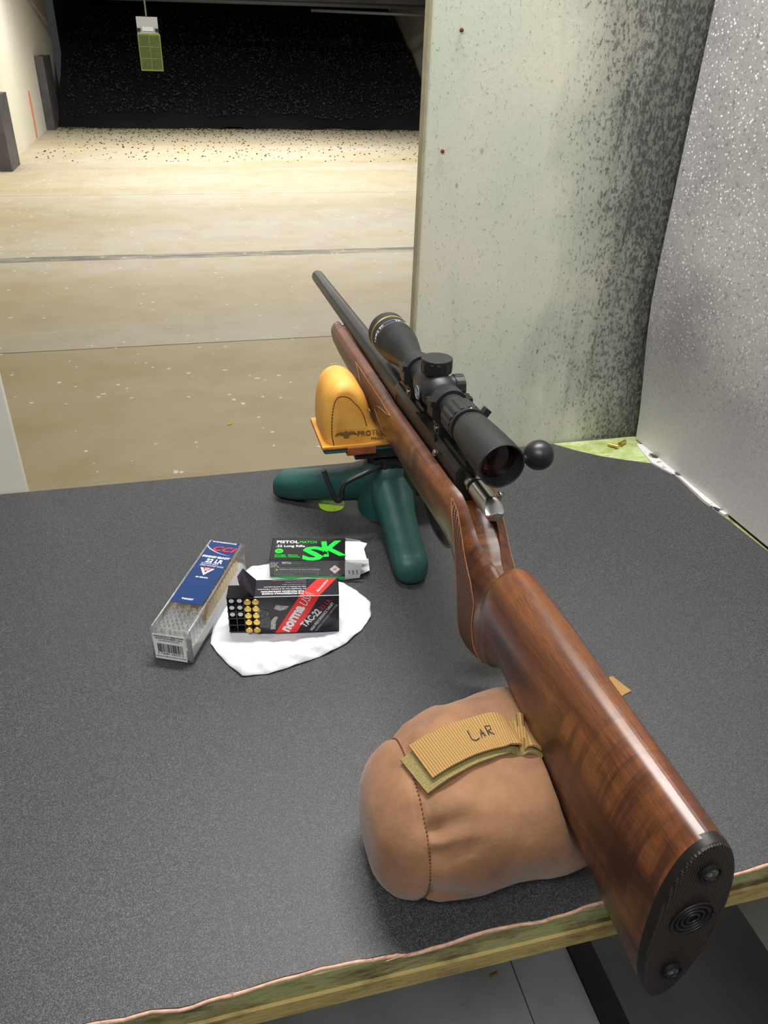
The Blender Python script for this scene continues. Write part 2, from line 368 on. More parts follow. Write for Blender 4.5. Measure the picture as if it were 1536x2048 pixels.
def empty(name, loc=(0, 0, 0), rz=0.0):
    o = bpy.data.objects.new(name, None); COL.objects.link(o); o.location = loc; o.rotation_euler = (0, 0, rz); o.empty_display_size = 0.02; return o
def text_mesh(body, size, depth=0.00015, bold=0.0, shear=0.0, align='LEFT', xs=1.0, space=1.0):
    c = bpy.data.curves.new('lettering', 'FONT'); c.body = body; c.size = size; c.extrude = depth / 2; c.offset = bold; c.shear = shear
    c.align_x = align; c.resolution_u = 2; c.space_character = space
    o = bpy.data.objects.new('lettering', c); COL.objects.link(o)
    bpy.context.view_layer.update()
    me = bpy.data.meshes.new_from_object(o.evaluated_get(bpy.context.evaluated_depsgraph_get()))
    bpy.data.objects.remove(o); bpy.data.curves.remove(c)
    if xs != 1.0:
        for v in me.vertices: v.co.x *= xs
    return me
def text(body, size, mat, parent, mtx, name='lettering', **kw):
    me = text_mesh(body, size, **kw); me.name = name; me.materials.clear(); me.materials.append(M[mat])
    me.transform(mtx); o = bpy.data.objects.new(name, me); COL.objects.link(o); o.parent = parent; return o
def frame(o, x, y):                      # matrix with origin o, text running along x, text-up along y
    x = Vector(x).normalized(); y = Vector(y); y = (y - x * y.dot(x)).normalized(); z = x.cross(y)
    m = Matrix((x, y, z)).transposed().to_4x4(); m.translation = Vector(o); return m
def lerp(tab, x):
    if x <= tab[0][0]: return tab[0][1:]
    for a, b in zip(tab, tab[1:]):
        if x <= b[0]:
            t = (x - a[0]) / (b[0] - a[0]); return tuple(p + (q - p) * t for p, q in zip(a[1:], b[1:]))
    return tab[-1][1:]
def smooth01(t): t = max(0.0, min(1.0, t)); return t * t * (3 - 2 * t)

# ------------------------------------------------------------------ the range: floor, walls, ceiling, trap
FZ = -0.95
fl = struct(empty('floor', (0, 0, FZ)), 'stained beige concrete floor of the shooting range', 'floor')
def slab(y0, y1, x0=-1.95, x1=5.3, mat='range_floor', name='slab', top=FZ):
    return MB().box(((x0 + x1) / 2, (y0 + y1) / 2, -0.05 + top - FZ), (x1 - x0, y1 - y0, 0.1)).build(name, mat, fl)
for y0, y1, mt_ in ((1.05, 4.20, 'range_floor_tan'), (4.212, 8.9, 'range_floor'), (8.908, 13.2, 'range_floor'), (13.208, 21.0, 'range_floor')): slab(y0, y1, mat=mt_)
# shooters' side: grey floor boards, a black threshold strip between them
bx = [-2.2, -1.65, -1.1, -0.55, 0.0, 0.46]
for a, b in zip(bx, bx[1:]): slab(-2.6, 1.045, a + 0.0012, b - 0.0012, 'booth_floor', 'floor_board')
slab(-2.6, 1.045, 0.4612, 0.572, 'booth_floor', 'floor_board')
slab(-2.6, 1.045, 0.62, 2.2, 'grey_panel', 'floor_board')
tr = struct(MB().box((0.596, -0.78, FZ + 0.004), (0.046, 3.65, 0.014)).build('trim_1', 'rubber'), 'black rubber strip across the grey floor below the bench', 'floor strip')
struct(MB().box((-2.02, 9.5, 0.3), (0.14, 17, 2.6)).build('wall_left', 'pale_wall'), 'pale painted left wall of the shooting range', 'wall')
struct(MB().box((5.25, 10.6, 0.3), (0.14, 19.2, 2.6)).build('wall_right', 'grey_wall'), 'grey right wall of the range beside the black trap', 'wall')
struct(MB().box((1.6, 20.9, 0.3), (7.4, 0.14, 2.6)).build('wall_back', 'dark_ceiling'), 'black wall at the far end of the range', 'wall')
struct(MB().box((1.5, 10.9, 1.55), (7.4, 20.2, 0.1)).build('ceiling', 'dark_ceiling'), 'dark ceiling of the shooting range', 'ceiling')
cb = struct(MB().box((0.0, -0.75, 1.62), (4.6, 3.1, 0.08)).build('ceiling', 'booth_ceiling'), 'pale ceiling over the firing line', 'ceiling')
struct(MB().box((0.0, -2.65, 0.3), (4.6, 0.1, 2.6)).build('wall_rear', 'grey_wall'), 'grey wall behind the firing line', 'wall')
# hanging baffle and pipes in front of the trap
bf = MB().box((1.6, 15.6, 1.24), (6.9, 0.12, 0.56)).build('ceiling_baffle', 'dark_ceiling'); tag(bf, 'dark ceiling baffle hanging in front of the black trap', 'baffle')
for i, (a, b, r, lab) in enumerate((((-1.6, 15.3, 0.93), (5.1, 14.7, 0.98), 0.035, 'long grey pipe under the dark ceiling baffle'),
                               ((2.4, 14.4, 0.86), (5.1, 13.8, 0.84), 0.022, 'short thin grey pipe below the long ceiling pipe on the right'))):
    p = MB().tube((a, b), r, 12).build('ceiling_pipe', 'dark_pipe', smooth=True); tag(p, lab, 'pipe', 'pipes under the baffle')
# rubber-crumb bullet trap: an uneven slope with loose crumbs on it
mb = MB(); nx, ny = 70, 40; vs = []
for j in range(ny + 1):
    for i in range(nx + 1):
        x = -1.81 + 6.95 * i / nx; t = j / ny; y = 15.55 + 5.2 * t
        z = FZ + 0.454 * (y - 15.6) + 0.10 * mnoise.noise((x * 1.3, y * 1.1, 0)) + 0.03 * mnoise.noise((x * 6, y * 6, 3))
        vs.append((x, y, min(max(z, FZ - 0.05), 1.45)))
mb.add(vs, [(j * (nx + 1) + i, j * (nx + 1) + i + 1, (j + 1) * (nx + 1) + i + 1, (j + 1) * (nx + 1) + i) for j in range(ny) for i in range(nx)])
trap = empty('bullet_trap', (0, 0, 0)); tag(trap, 'sloping bank of black rubber crumb at the end of the range', 'bullet trap')
mb.build('rubber_slope', 'rubber_crumb', trap, smooth=True)
def flakes(n, fx, sz, thick=0.4, tilt=0.5):
    mb = MB()
    for _ in range(n):
        p = Vector(fx()); a = random.uniform(0, PI); s_ = random.uniform(*sz)
        R = Matrix.Rotation(a, 3, 'Z') @ Matrix.Rotation(random.uniform(-tilt, tilt), 3, 'X')
        mb.box(p + Vector((0, 0, s_ * thick * 0.6)), (s_ * random.uniform(.7, 1.6), s_, s_ * thick), R)
    return mb
def on_slope():
    x = random.uniform(-1.7, 5.05); y = 15.9 + 3.6 * random.random() ** 1.2
    return (x, y, FZ + 0.454 * (y - 15.6) + 0.05 + 0.10 * mnoise.noise((x * 1.3, y * 1.1, 0)))
o = flakes(5000, on_slope, (0.010, 0.028), 0.8).build('loose_crumb', plain('grey_rubber_crumb', (0.016, 0.016, 0.017), 0.6, var=0.7, vscale=30), trap); o['kind'] = 'stuff'
def near_trap():
    t = random.random() ** 3.6; return (random.uniform(-1.75, 5.0), 15.52 - 4.2 * t, FZ)
tag(flakes(2400, near_trap, (0.006, 0.018), 0.5).build('rubber_crumbs', 'rubber_crumb'), 'black rubber crumbs scattered on the floor before the trap', 'crumbs', kind='stuff')
def on_floor():
    y = 2.4 + 9 * random.random() ** 1.1; return (random.uniform(-1.8, 4.0), y, FZ)
tag(flakes(1300, on_floor, (0.005, 0.018), 0.06, 0.04).build('paper_scraps', 'debris'), 'tiny white paper scraps scattered over the beige range floor', 'paper scraps', kind='stuff')
for p, s_, lab in (((0.12 * 1, 3.12, FZ), 0.02, 'small yellow scrap on the range floor near the rest'), ((1.9, 6.9, FZ), 0.035, 'small yellow scrap on the range floor beyond the dark line')):
    q = MB().prism([(0, 0), (s_, s_ * .2), (s_ * 1.2, s_ * .9), (s_ * .3, s_ * .8)], 0, 0.003).build('yellow_scrap', 'yellow_debris'); q.location = p; tag(q, lab, 'scrap', 'yellow scraps')
# steel posts and painted line on the left wall
MB_ = MB().box((-1.88, 10.85, -0.56), (0.13, 0.62, 0.80)); tag(MB_.build('steel_post', 'steel_post'), 'dark steel post by the left wall nearest the bench', 'post', 'steel posts')
MB_ = MB().box((-1.88, 15.65, -0.42), (0.13, 1.0, 1.06)); tag(MB_.build('steel_post', 'steel_post'), 'dark steel post on the left wall at the edge of the trap', 'post', 'steel posts')
st = MB().box((-1.947, 13.9, -0.62), (0.006, 0.16, 0.62)).build('paint_line', 'orange_paint'); tag(st, 'faded orange painted line on the left wall', 'paint line')
# paper target on its carrier
tg = empty('paper_target', (-0.07, 7.6, 0.2)); tag(tg, 'green six-square paper target hanging before the black trap', 'target')
tg.rotation_euler = (0, 0, 0.0)
def tbox(c, d, mat, name, par=tg): return MB().box(c, d).build(name, mat, par)
sheet_t = tbox((0, 0, 0.155), (0.178, 0.006, 0.264), 'target_yellow', 'target_sheet')
for i in range(2):
    for j in range(3): MB().box((-0.042 + 0.084 * i, -0.004, 0.073 + 0.082 * j), (0.078, 0.003, 0.075)).build('target_square', 'target_green', sheet_t)
tbox((-0.003, 0.004, 0.335), (0.166, 0.004, 0.135), 'grey_card', 'backing_card')
tbox((-0.003, -0.002, 0.318), (0.085, 0.006, 0.03), 'white_card', 'tape')
for sx in (-0.075, 0.07): tbox((sx, -0.004, 0.312), (0.03, 0.012, 0.022), 'matte_black', 'binder_clip')
MB().tube(((-0.003, 0.004, 0.40), (-0.006, 0.004, 0.75), (-0.006, 0.004, 1.3)), 0.006, 8).build('hanger_wire', 'screw_steel', tg)

# ------------------------------------------------------------------ booth: dividers, bench
dp = MB().box((0, 0, 0), (0.372, 0.009, 1.75)).build('booth_divider', 'panel'); dp.location = (0.471, 0.943, 0.2)
tag(dp, 'pale painted divider panel flecked with black soot behind the scope', 'divider')
eg = MB().box((-0.187, -0.001, 0), (0.003, 0.016, 1.75)).build('edge_strip', plain('edge_strip', srgb(168, 160, 130), 0.6), dp)
for (x, z) in ((-0.150, 0.315), (-0.163, 0.195)):
    s_ = MB().lathe(((-0.0006, 0.001), (0, 0.0022), (0.002, 0.0022)), (x, -0.0075, z), (0, 1, 0), 10).build('rusty_screw', plain('rust', srgb(110, 62, 24), 0.9), dp)
lp = MB().box((0, 0, 0), (0.9, 0.012, 1.75)).build('booth_divider', 'pale_wall'); lp.location = (-0.673, 0.943, 0.2)
tag(lp, 'pale divider panel past the left end of the bench', 'divider')
# speckled sheet on the right, bowed in at its free far edge
mb = MB(); nz, ny = 26, 26; vs = []
for side in (0, 1):
    for j in range(nz + 1):
        for i in range(ny + 1):
            z = 0.0015 + 1.10 * j / nz; y = -0.55 + 1.47 * i / ny
            bow = 0.024 * smooth01((z + 0.02) / 0.26) * max(0, (y - 0.1) / 0.82) ** 2
            vs.append((0.648 - bow - 0.010 * max(0, (y - 0.1) / 0.82) ** 2 + 0.004 * side, y, z))
N1 = (nz + 1) * (ny + 1); W = ny + 1
fs = [(j * W + i, j * W + i + 1, (j + 1) * W + i + 1, (j + 1) * W + i) for j in range(nz) for i in range(ny)]
fs = fs + [tuple(a + N1 for a in f) for f in fs]
fs += [(j * W + e, (j + 1) * W + e, (j + 1) * W + e + N1, j * W + e + N1) for j in range(nz) for e in (0, ny)]
fs += [(e * W + i, e * W + i + 1, e * W + i + 1 + N1, e * W + i + N1) for i in range(ny) for e in (0, nz)]
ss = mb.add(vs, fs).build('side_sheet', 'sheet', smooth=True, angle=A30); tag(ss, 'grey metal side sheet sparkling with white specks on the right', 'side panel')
bp = MB().box((0.664, 0.19, -0.1), (0.022, 1.47, 1.6)).build('divider_board', 'grey_wall'); bp.location.z = 0.4
tag(bp, 'grey board behind the speckled metal side sheet', 'divider')

bench = empty('shooting_bench', (0, 0.6, -0.0403)); tag(bench, 'shooting bench topped with charcoal felt with worn green plywood edge', 'bench')
bi = bench.location
def B(mb, name, mat, **kw):
    mb.v = [tuple(Vector(v) - bi) for v in mb.v]; return mb.build(name, mat, bench, **kw)
def jag(x): return 0.262 + 0.0035 * mnoise.noise((x * 14, 0, 0)) + 0.0018 * mnoise.noise((x * 55, 3, 0))
xs = [-1.2 + 0.008 * i for i in range(231)]
near = [(x, jag(x)) for x in xs if x < 0.643]
poly = near + [(0.643, 0.30), (0.643, 0.55), (0.636, 0.69), (0.630, 0.735), (0.634, 0.80), (0.619, 0.847), (0.590, 0.862), (0.56, 0.88), (0.53, 0.905), (0.507, 0.931), (0.4, 0.929), (-1.2, 0.928)]
B(MB().prism(poly, -0.0028, 0.0), 'felt_top', 'carpet')
B(MB().box((-0.278, 0.597, -0.0134), (1.846, 0.672, 0.0210)), 'plywood_top', 'green_ply')
B(MB().box((0.575, 0.89, -0.0027), (0.138, 0.084, 0.004)), 'bare_corner', 'green_ledge')
mb = MB(); rr = []
for x, y in near[::1]:
    r = 0.0013 + 0.0009 * abs(mnoise.noise((x * 40, 9, 0))); yy = y - 0.0006; zz = -0.0018 + 0.001 * mnoise.noise((x * 30, 5, 1))
    rr.append([(x, yy + r * math.cos(a), zz + 1.1 * r * math.sin(a)) for a in (0, 1.57, 3.14, 4.71)])
B(mb.rings(rr), 'frayed_edge', 'fray', smooth=True)
mb = MB()
for k in range(12):
    x = random.choice([-0.09, -0.01, 0.02, 0.075, 0.08, 0.1, 0.19, 0.2]) + random.gauss(0, 0.006); y = jag(x)
    mb.tube([(x, y, -0.001), (x + random.gauss(0, .003), y - random.uniform(.0005, .002), random.uniform(0, .0015)), (x + random.gauss(0, .006), y - random.uniform(.0005, .003), random.uniform(-.002, .001))], 0.0003, 5)
B(mb, 'loose_threads', 'fray')['kind'] = 'stuff'
B(MB().box((-0.278, 0.2690, -0.0318), (1.846, 0.021, 0.0158)), 'front_lip', 'tan_lip')
B(MB().prism([(0.626, 0.880), (0.6215, 0.846), (0.636, 0.80), (0.633, 0.735), (0.637, 0.70), (0.646, 0.70), (0.642, 0.90), (0.630, 0.905)], -0.003, 0.0012), 'corner_trim', 'chipped')
tag(MB().box((-0.28, 0.88, -0.487), (1.8, 0.05, 0.926)).build('bench_support', 'grey_panel'), 'grey board holding up the far edge of the bench', 'support')
# ------------------------------------------------------------------ helpers for small things on the bench
def casing_proto():
    e = empty('spent_casing')
    mb = MB().lathe(((0, 0.0034), (0.0009, 0.0034), (0.0010, 0.0028), (0.0155, 0.0028), (0.0155, 0.0024), (0.004, 0.0023)), (0, 0, 0.0034), (1, 0, 0), 16)
    mb.build('case', 'brass', e, smooth=True, angle=A30); return e
def place_casing(loc, rz, label, tilt=0.03):
    e = casing_proto(); e.location = loc; e.rotation_euler = (0, tilt, rz); tag(e, label, 'casing', 'spent brass casings'); return e
place_casing((0.596, 0.898, -0.0005), 2.3, 'spent brass casing in the bench corner pointing at the sheet')
place_casing((0.602, 0.9045, -0.0003), 0.55, 'spent brass casing lying along the back of the bench corner')
place_casing((0.412, 0.672, FZ), 0.25, 'lone brass casing on the grey floor below the bench')
# ------------------------------------------------------------------ THE RIFLE (local: x right, y forward, z up, tables in units of 1.2 m)
K = 1.2
RD = Vector((-0.0175762, 0.9997892, -0.0106091)); RU = Vector((-0.00018648, 0.0106075, 0.9999437)); RL = Vector((-0.9998455, -0.0175772, 0))
RO = Vector((0.22247, 0.48665, 0.18478))
rm = Matrix((-RL, RD, RU)).transposed().to_4x4(); rm.translation = RO
rifle = bpy.data.objects.new('bolt_action_rifle', None); COL.objects.link(rifle); rifle.matrix_world = rm; rifle.empty_display_size = 0.03
tag(rifle, 'bolt-action rifle with walnut stock resting on two bags', 'rifle')
#        s      top     bot     a       hu     nu   nl   c      dep
STK = [(-0.245, -0.0135, -0.13, 0.0174, 0.05, 2.3, 2.3, 0.0008, 0),
       (-0.2, -0.0138, -0.121, 0.0186, 0.046, 2.3, 2.3, 0.0008, 0),
       (-0.15, -0.0145, -0.108, 0.0192, 0.042, 2.25, 2.3, 0.0008, 0),
       (-0.1, -0.0155, -0.095, 0.0202, 0.037, 2.2, 2.3, 0.0008, 0),
       (-0.08, -0.016, -0.089, 0.0196, 0.034, 2.1, 2.3, 0.0008, 0),
       (-0.068, -0.0163, -0.087, 0.0192, 0.034, 2.1, 2.3, 0.0008, 0),
       (-0.058, -0.0166, -0.09, 0.0189, 0.033, 2.1, 2.3, 0.0008, 0),
       (-0.051, -0.017, -0.0945, 0.0187, 0.032, 2.1, 2.3, 0.0008, 0),
       (-0.045, -0.018, -0.0985, 0.0185, 0.032, 2.1, 3.4, 0.0008, 0),
       (-0.04, -0.02, -0.10128, 0.0183, 0.032, 2.1, 3.4, 0.0008, 0),
       (-0.036, -0.024, -0.1035, 0.0182, 0.031, 2.1, 3.4, 0.0008, 0),
       (-0.0325, -0.031, -0.10503, 0.018, 0.03, 2.1, 3.4, 0.0008, 0),
       (-0.028, -0.036, -0.107, 0.0179, 0.028, 2.1, 3.4, 0.001, 0),
       (-0.015, -0.033, -0.1125, 0.0178, 0.026, 2.1, 3.4, 0.003, 0.0),
       (-0.004, -0.0265, -0.1165, 0.018, 0.025, 2.1, 3.4, 0.006, 0.001),
       (0.004, -0.021, -0.1155, 0.0182, 0.024, 2.1, 3.4, 0.008, 0.003),
       (0.01, -0.0165, -0.1, 0.0184, 0.022, 2.2, 2.3, 0.0084, 0.005),
       (0.016, -0.013, -0.083, 0.0186, 0.02, 2.2, 2.2, 0.0086, 0.006),
       (0.024, -0.0085, -0.069, 0.0192, 0.018, 2.3, 2.2, 0.0088, 0.008),
       (0.034, -0.0045, -0.061, 0.0202, 0.015, 2.4, 2.2, 0.0095, 0.01),
       (0.046, -0.0022, -0.057, 0.0214, 0.014, 2.8, 2.2, 0.012, 0.014),
       (0.06, -0.002, -0.056, 0.022, 0.014, 3.2, 2.2, 0.0128, 0.016),
       (0.12, -0.0025, -0.0555, 0.0226, 0.015, 3.4, 2.2, 0.0128, 0.016),
       (0.2, -0.0035, -0.0525, 0.0222, 0.015, 3.4, 2.2, 0.0128, 0.016),
       (0.215, -0.0035, -0.0515, 0.022, 0.015, 3.4, 2.2, 0.0118, 0.014),
       (0.3, -0.004, -0.0465, 0.0215, 0.015, 3.4, 2.2, 0.011, 0.012),
       (0.4, -0.0042, -0.0405, 0.0208, 0.014, 3.4, 2.2, 0.0102, 0.01),
       (0.435, -0.0045, -0.037, 0.02, 0.013, 3.2, 2.2, 0.01, 0.01),
       (0.448, -0.006, -0.033, 0.0185, 0.012, 2.8, 2.2, 0.0099, 0.008),
       (0.455, -0.008, -0.028, 0.016, 0.01, 2.5, 2.2, 0.0098, 0.006),
       (0.458, -0.01, -0.023, 0.013, 0.007, 2.3, 2.2, 0.0096, 0.003)]
def stock_half(s, N=26, off=0.0):
    """points (x<0 side) of the half section from the channel edge round to the keel"""
    top, bot, a, hu, nu, nl, c, dep = lerp(STK, s)
    hu = min(hu, (top - bot) * 0.55); vc = top - hu; hl = vc - bot
    a += off
    cc = min(c, a * 0.9)
    th0 = math.asin(min(1, (cc / a) ** (nu / 2)))
    pts = []
    for k in range(N + 1):
        th = th0 + (PI - th0) * k / N
        st, ct = math.sin(th), math.cos(th)
        n = nu if ct >= 0 else nl
        wv = a * abs(st) ** (2 / n); vv = vc + (hu + off if ct >= 0 else hl + off) * (1 if ct >= 0 else -1) * abs(ct) ** (2 / n)
        # hollow flute where the comb nose meets the wrist, pear taper of the butt
        fl_ = math.exp(-((s + 0.026) / 0.010) ** 2) * smooth01((vv - (bot + 0.03)) / 0.03)
        wv *= 1 - 0.13 * fl_
        if s < -0.05: wv *= 1 - 0.16 * smooth01((-0.055 - s) / 0.05) * smooth01((vc - vv) / max(hl, .001)) ** 2
        pts.append((wv, vv))
    return pts, (cc, top, dep)
def cast(s): return -0.0020 * smooth01((-0.03 - s) / 0.12)
def stock_ring(s):
    h, (c, top, dep) = stock_half(s)
    tv = h[0][1]
    cst = cast(s)
    left = [(-w_ + cst, v_) for w_, v_ in h]; right = [(w_ + cst, v_) for w_, v_ in h][::-1][1:]
    ch = [(c + cst, tv - dep), (-c + cst, tv - dep)]
    return [(x, s, z) for x, z in left + right + ch]
ss_ = []
x = -0.245
while x < 0.458:
    ss_.append(x); x += 0.0025 if (-0.085 < x < 0.065 or x > 0.425) else 0.008
ss_.append(0.458)
MB().rings([stock_ring(s) for s in ss_]).build('stock', 'wood', rifle, smooth=True, scale=K, angle=math.radians(50))
# butt pad
def pad_ring(s, k=1.0, off=0.0):
    h, _ = stock_half(-0.245, 26)
    pts = [(-w_, v_) for w_, v_ in h] + [(w_, v_) for w_, v_ in h][::-1]
    cz = -0.072; cx = cast(-0.245)
    return [(x * k + cx, s + 0.0018 * ((z - cz) / 0.058) ** 2, cz + (z - cz) * (1 - (1 - k) * 0.35)) for x, z in pts]
MB().rings([pad_ring(-0.2449), pad_ring(-0.2475), pad_ring(-0.2500, 0.99)]).build('pad_spacer', 'rubber', rifle, smooth=True, scale=K, angle=A30)
bpad = MB().rings([pad_ring(-0.2500, 0.985), pad_ring(-0.2512, 0.96), pad_ring(-0.2516, 0.90)]).build('butt_pad', 'pad', rifle, smooth=True, scale=K, angle=A30)
for v_ in (-0.0290, -0.1030):
    MB().lathe(((0.0008, 0.0052), (-0.0010, 0.0052), (-0.0010, 0.0042), (0.0004, 0.0040)), (-0.002, -0.2520, v_), (0, 1, 0), 24).build('screw_collar', 'rubber', bpad, smooth=True, scale=K, angle=A30)
    sc = MB().lathe(((-0.0008, 0.001), (-0.0006, 0.0034), (0.001, 0.0036)), (-0.002, -0.2520, v_), (0, 1, 0), 20)
    sc.box((-0.002, -0.2530, v_), (0.005, 0.0008, 0.0009)); sc.box((-0.002, -0.2530, v_), (0.0009, 0.0008, 0.005)); sc.build('pad_screw', 'screw_steel', bpad, smooth=True, scale=K, angle=A30)
for r in (0.0030, 0.0055, 0.0080, 0.0105):
    pts = [(-0.002 + r * math.cos(a * PI / 16), -0.2519 , -0.061 + r * math.sin(a * PI / 16)) for a in range(33)]
    MB().tube(pts, 0.0007, 6).build('embossed_ring', 'rubber', bpad, smooth=True, scale=K)
# checkering panels (thin, lying on the wood) and their border lines
def surf(s, t, off):                       # t: 0 top edge .. 1 keel, left side
    h, _ = stock_half(s, 80, off); k = t * 80; i = min(int(k), 79); f_ = k - i
    a, b = h[i], h[i + 1]; return (-(a[0] + (b[0] - a[0]) * f_), s, a[1] + (b[1] - a[1]) * f_)
def patch(rows, name, side=-1, ns=26):
    mb = MB(); vs = []; uv = []
    for (t, s0, s1) in rows:
        for i in range(ns + 1):
            s = s0 + (s1 - s0) * i / ns; p = surf(s, t, 0.00035); vs.append((p[0] * -side, p[1], p[2])); uv.append((p[1], p[2]))
    n = ns + 1
    mb.add(vs, [(j * n + i, j * n + i + 1, (j + 1) * n + i + 1, (j + 1) * n + i) for j in range(len(rows) - 1) for i in range(ns)])
    o = mb.build(name, 'checker', rifle, smooth=True, scale=K); ul = o.data.uv_layers.new(name='UVMap')
    for lp_ in o.data.loops: ul.data[lp_.index].uv = uv[lp_.vertex_index]
    m2 = MB(); loop = [vs[i] for i in range(n)] + [vs[j * n + n - 1] for j in range(len(rows))] + [vs[(len(rows) - 1) * n + i] for i in range(n)][::-1] + [vs[j * n] for j in range(len(rows))][::-1]
    loop = [p for q, p in enumerate(loop) if q == 0 or p != loop[q - 1]]
    m2.tube(loop, 0.00045, 5).build('border_line', plain('border_line', (0.30, 0.14, 0.06), 0.5), o, smooth=True, scale=K)
def rowtab(tab, n=22):
    t0, t1 = tab[0][0], tab[-1][0]; return [((t0 + (t1 - t0) * i / n), *lerp(tab, t0 + (t1 - t0) * i / n)) for i in range(n + 1)]
for sd in (-1, 1):
    patch(rowtab([(0.26, 0.183, 0.320), (0.31, 0.190, 0.308), (0.46, 0.232, 0.288), (0.47, 0.232, 0.312), (0.62, 0.210, 0.300), (0.66, 0.206, 0.270)]), 'checkering_panel', sd)
    patch(rowtab([(0.17, 0.026, 0.036), (0.26, 0.004, 0.030), (0.35, -0.012, 0.024), (0.47, -0.021, 0.016), (0.60, -0.027, 0.006), (0.74, -0.033, 0.004), (0.84, -0.036, 0.002)]), 'grip_checkering', sd, 18)
# grip cap line
# barrel
MB().lathe(((0.200, 0.0118), (0.235, 0.0114), (0.30, 0.0098), (0.45, 0.0088), (0.620, 0.0079), (0.6255, 0.0076), (0.627, 0.0066), (0.627, 0.0040), (0.624, 0.0026), (0.60, 0.0024)), n=36).build('barrel', 'blued', rifle, smooth=True, scale=K, angle=A30)
# receiver
def rec_ring(s, k=1.0):
    prof = [(-0.0112, -0.016), (-0.0112, 0.0062), (-0.0080, 0.0108), (-0.0055, 0.0112), (-0.0048, 0.0128), (-0.0056, 0.0146), (0.0056, 0.0146), (0.0048, 0.0128), (0.0055, 0.0112), (0.0080, 0.0108), (0.0112, 0.0062), (0.0112, -0.016)]
    return [(x * k, s, z * k if z > 0 else z) for x, z in prof]
rc = MB().rings([rec_ring(0.043, 0.86), rec_ring(0.0455, 1), rec_ring(0.098)]).rings([rec_ring(0.142), rec_ring(0.205), rec_ring(0.210, 0.92)])
rc.box((-0.0075, 0.12, -0.003), (0.0073, 0.05, 0.0262)).box((0, 0.12, -0.0135), (0.02, 0.05, 0.004)).box((0.0092, 0.12, -0.010), (0.004, 0.05, 0.010))
rc.build('receiver', 'blued', rifle, smooth=True, scale=K, angle=A30)
mb = MB()
for i in range(14): mb.box((0, 0.150 + 0.004 * i, 0.0150), (0.0112, 0.0018, 0.0012))
mb.build('rail_grooves', 'matte_black', rifle, scale=K)
sr = MB().lathe(((0, 0.0026), (0.0022, 0.0026), (0.0030, 0.0020)), (-0.0128, 0.083, 0.0035), (-1, 0, 0.15), 18).build('release_screw', 'screw_steel', rifle, smooth=True, scale=K, angle=A30)
MB().box((0, 0.0005, 0.0030), (0.004, 0.0007, 0.0004)).build
# bolt
MB().lathe(((0.034, 0.0062), (0.0345, 0.0070), (0.062, 0.0070), (0.15, 0.0068)), n=32).build('bolt_body', 'steel', rifle, smooth=True, scale=K, angle=A30)
MB().lathe(((0.029, 0.0058), (0.035, 0.0058)), n=28).build('bolt_groove', 'matte_black', rifle, smooth=True, scale=K)
rs = []
for s, k in ((0.030, 0.93), (0.0295, 1.0), (0.012, 1.0), (0.006, 1.0)):
    rs.append([(0.0072 * k * math.cos(a * PI / 20), s, 0.0072 * k * math.sin(a * PI / 20)) for a in range(40)])
def endring(k, d):
    out = []
    for a in range(40):
        x, z = 0.0072 * k * math.cos(a * PI / 20), 0.0072 * k * math.sin(a * PI / 20)
        out.append((x, -d + max(0.0, z + 0.0012) * 1.05, z))
    return out
rs += [endring(1.0, 0.0015), endring(0.93, 0.0030), endring(0.8, 0.0036), endring(0.5, 0.0040), endring(0.12, 0.0041)]
MB().rings(rs).build('bolt_shroud', 'steel', rifle, smooth=True, scale=K, angle=math.radians(26))
bh = MB().tube(((0.005, 0.0505, 0.0), (0.016, 0.0500, 0.003), (0.032, 0.0490, 0.0075), (0.046, 0.0484, 0.0105)), (0.0048, 0.0042, 0.0034, 0.0032), 14).build('bolt_handle', 'steel', rifle, smooth=True, scale=K)
ball = [(-0.0112 * math.cos(i * PI / 18), max(0.0001, 0.0112 * math.sin(i * PI / 18))) for i in range(19)]
MB().lathe(ball, (0.053, 0.048, 0.012), (1, 0, 0.2), 40).build('bolt_knob', 'black_metal', bh, smooth=True, scale=K)
MB().tube(((0.010, 0.020, -0.010), (0.0125, 0.022, -0.004), (0.013, 0.019, 0.0005)), (0.0022, 0.0022, 0.0026), 10).build('safety_lever', 'steel', rifle, smooth=True, scale=K)
# trigger guard and magazine
pts = [(0, 0.135 - 0.001, -0.054)] + [(0, 0.092 + 0.038 * math.cos(a), -0.057 - 0.019 * math.sin(a)) for a in [PI * k / 16 for k in range(17)]] + [(0, 0.047, -0.056)]
rs = []
for i, p in enumerate(pts):
    q = Vector(pts[min(i + 1, len(pts) - 1)]) - Vector(pts[max(i - 1, 0)]); q.normalize(); nrm = Vector((0, -q.z, q.y)) * 0.0011
    P = Vector(p); rs.append([tuple(P + Vector((-0.0055, 0, 0)) - nrm), tuple(P + Vector((0.0055, 0, 0)) - nrm), tuple(P + Vector((0.0055, 0, 0)) + nrm), tuple(P + Vector((-0.0055, 0, 0)) + nrm)])
MB().rings(rs).build('trigger_guard', 'matte_black', rifle, smooth=True, scale=K, angle=A30)
MB().tube(((0, 0.094, -0.052), (0, 0.092, -0.066), (0, 0.096, -0.070), (0, 0.099, -0.072)), (0.0026, 0.0024, 0.002, 0.0016), 10).build('trigger', 'black_metal', rifle, smooth=True, scale=K)
MB().box((0, 0.165, -0.060), (0.013, 0.038, 0.02)).build('magazine', 'matte_black', rifle, scale=K)

